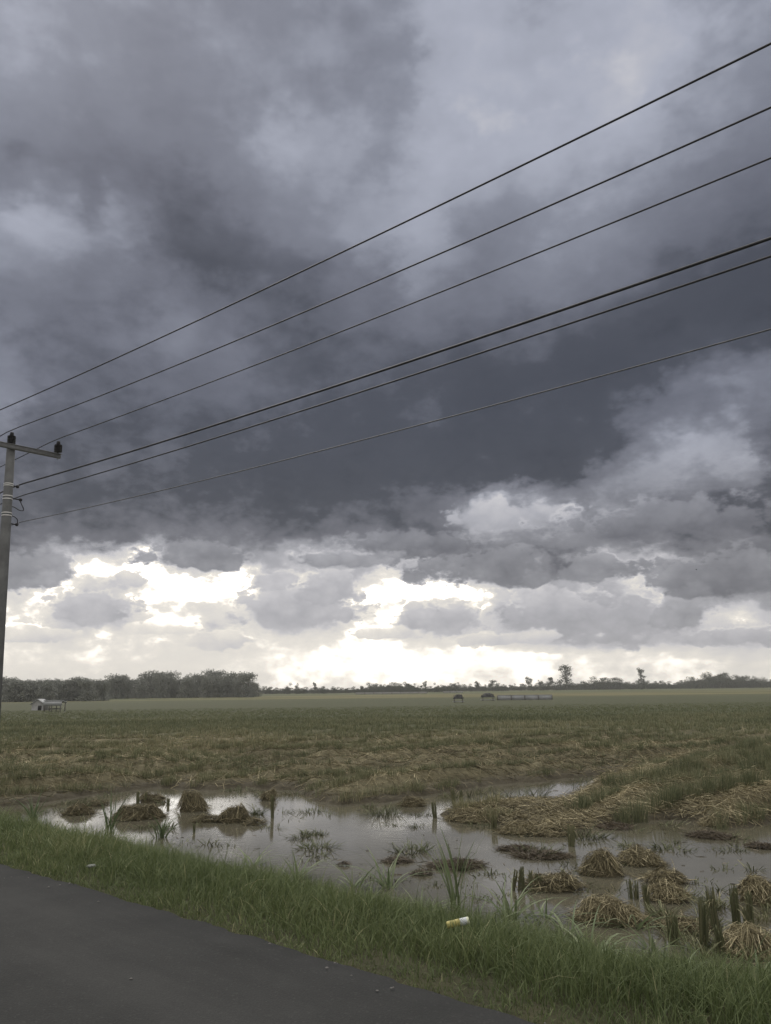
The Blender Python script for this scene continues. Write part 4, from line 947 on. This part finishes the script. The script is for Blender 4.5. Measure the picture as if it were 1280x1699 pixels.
# stalks standing in the bright gap before the far bank
for x, y, h in ((812, 1326, 24), (820, 1334, 30), (829, 1330, 26), (838, 1336, 34), (846, 1330, 28), (857, 1334, 30), (868, 1328, 26), (879, 1332, 32), (887, 1326, 22), (896, 1330, 36), (902, 1326, 30), (780, 1322, 16), (792, 1318, 16), (804, 1318, 14), (952, 1306, 20), (966, 1304, 18), (978, 1300, 18), (992, 1299, 16)):
    stub(x, y, rng.uniform(6, 11), h, 'dark stalk standing in the bright gap of water before the far bank', (rng.normal(0, .08), 0), 9, .2, None, .2, 'dark stalks in the bright gap of water', 'rice_stalk', .2, .7, .12, .006)
# splayed leafy clumps
for x, y, w, h, lb in ((134, 1342, 16, 26, 'spiky clump on the heap nearest the left edge'), (426, 1352, 14, 24, 'leafy clump right of the ragged heap'), (498, 1391, 18, 14, 'small spiky clump alone in the middle water'), (535, 1386, 8, 10, 'tiny clump right of the small spiky one'), (525, 1408, 44, 18, 'fallen leafy clump below the small spiky one'), (640, 1352, 40, 22, 'dark stalk clump on the far waterline'),
                   (684, 1413, 44, 22, 'wet debris clump in the middle water'), (975, 1390, 46, 22, 'ragged clump above the cone shaped heap'), (895, 1418, 40, 24, 'tangled clump of broken stalks above the long dark heap'), (1117, 1411, 36, 10, 'broken leaves floating left of the reddish raft'), (1216, 1412, 26, 10, 'broken leaves floating right of the reddish raft'), (515, 1348, 34, 12, 'low leafy clump under the far bank'), (275, 1375, 22, 14, 'small leafy clump by the left verge'), (245, 1374, 26, 10, 'flattened clump by the left verge'), (400, 1312, 34, 10, 'small clump lying along the far waterline at the left'), (700, 1352, 20, 8, 'floating stems left of the small stalk clump'), (655, 1370, 14, 6, 'tiny broken stem below the dark stalk clump'), (693, 1372, 14, 8, 'forked broken stem in the far middle water'), (800, 1372, 26, 8, 'broken stems before the straw heap with the bright gap'), (770, 1445, 8, 44, 'bent bare stem rising from the water above the bottle')):
    stub(x, y, w * 1.1, h * .85, lb, (rng.normal(0, .15), 0), int(40 + w * 2.0), .30, None, .22, 'leafy debris clumps in the water', 'debris_clump', .45, .7, .40, .007)

# the ragged hills of stubble between the posts at the lower right
for _ in range(22):
    x, y = rng.uniform(1085, 1290), rng.uniform(1500, 1592)
    stub(x, y, rng.uniform(12, 26), rng.uniform(12, 30), 'low ragged stubble hill among the posts at the lower right', (rng.normal(0, .12), 0), 46, .13, None, rng.uniform(.35, .6), 'low ragged stubble hills at the lower right', 'stubble_clump', .4, .7, .15, .005)
# more broken clumps all over the shallows
for _ in range(95):
    while True:
        x, y = rng.uniform(40, 1270), rng.uniform(1318, 1500)
        q = ground(x, y, ZW)[None, :2]
        if land_sd(q)[0] < -.25 and (q @ NR)[0] > 8.0 and fbm(q[:, 0] * .5, q[:, 1] * .5, 2, 91)[0] > .44: break
    w = rng.uniform(8, 30)
    stub(x, y, w, rng.uniform(5, 15), 'small broken clump of stubble leaves scattered in the shallow water', (rng.normal(0, .5), rng.normal(0, .3)), int(14 + w), .3, None, .36, 'small broken clumps scattered in the shallows', 'debris_clump', .5, .7, .45, .007)

# one small bird far up under the cloud at the right
m_bird = simple('dark feathers', (.04, .04, .045), .8, .2, .2, 10)
c = at_depth(1156, 945, 70); s_ = 70 / FPX
V, F = cat_meshes([lathe([(0, -.16), (.03, -.12), (.045, 0), (.03, .1), (.012, .16), (0, .2)], 8)])
V = V[:, [2, 0, 1]]
W = np.array([[.05, 0, .02], [-.06, 0, .02], [-.02, .25, .07], [.04, .25, .07], [-.08, .48, .05], [-.02, .5, .05]])
Wv = np.vstack([W, W * [1, -1, 1]]); Wf = np.array([[0, 1, 2, 3], [3, 2, 4, 5], [6, 9, 8, 7], [9, 11, 10, 8]])
Wb = np.vstack([Wv, Wv - [0, 0, .012]]); Wf = np.vstack([Wf, Wf[:, ::-1] + 12])
bird = tag(mesh('bird', *cat_meshes([(V, F), (Wb, Wf)]), m_bird, smooth=True), 'tiny dark bird gliding under the grey cloud at the right', 'bird')
bird.location = c; bird.rotation_euler = (.25, .1, .6)

# ------------------------------------------------------------------ damp air over the field
mh = bpy.data.materials.new('damp air'); mh.use_nodes = True; nh = mh.node_tree; nh.nodes.clear()
ho = nh.nodes.new('ShaderNodeOutputMaterial'); pv = nh.nodes.new('ShaderNodeVolumePrincipled')
pv.inputs['Color'].default_value = (.95, .95, .95, 1); pv.inputs['Density'].default_value = .00026; pv.inputs['Anisotropy'].default_value = .2
nh.links.new(pv.outputs[0], ho.inputs['Volume'])
hz_ = mesh('haze', *box((0, 600, 14), (1900, 1500, 32)), mh); tag(hz_, kind='stuff')
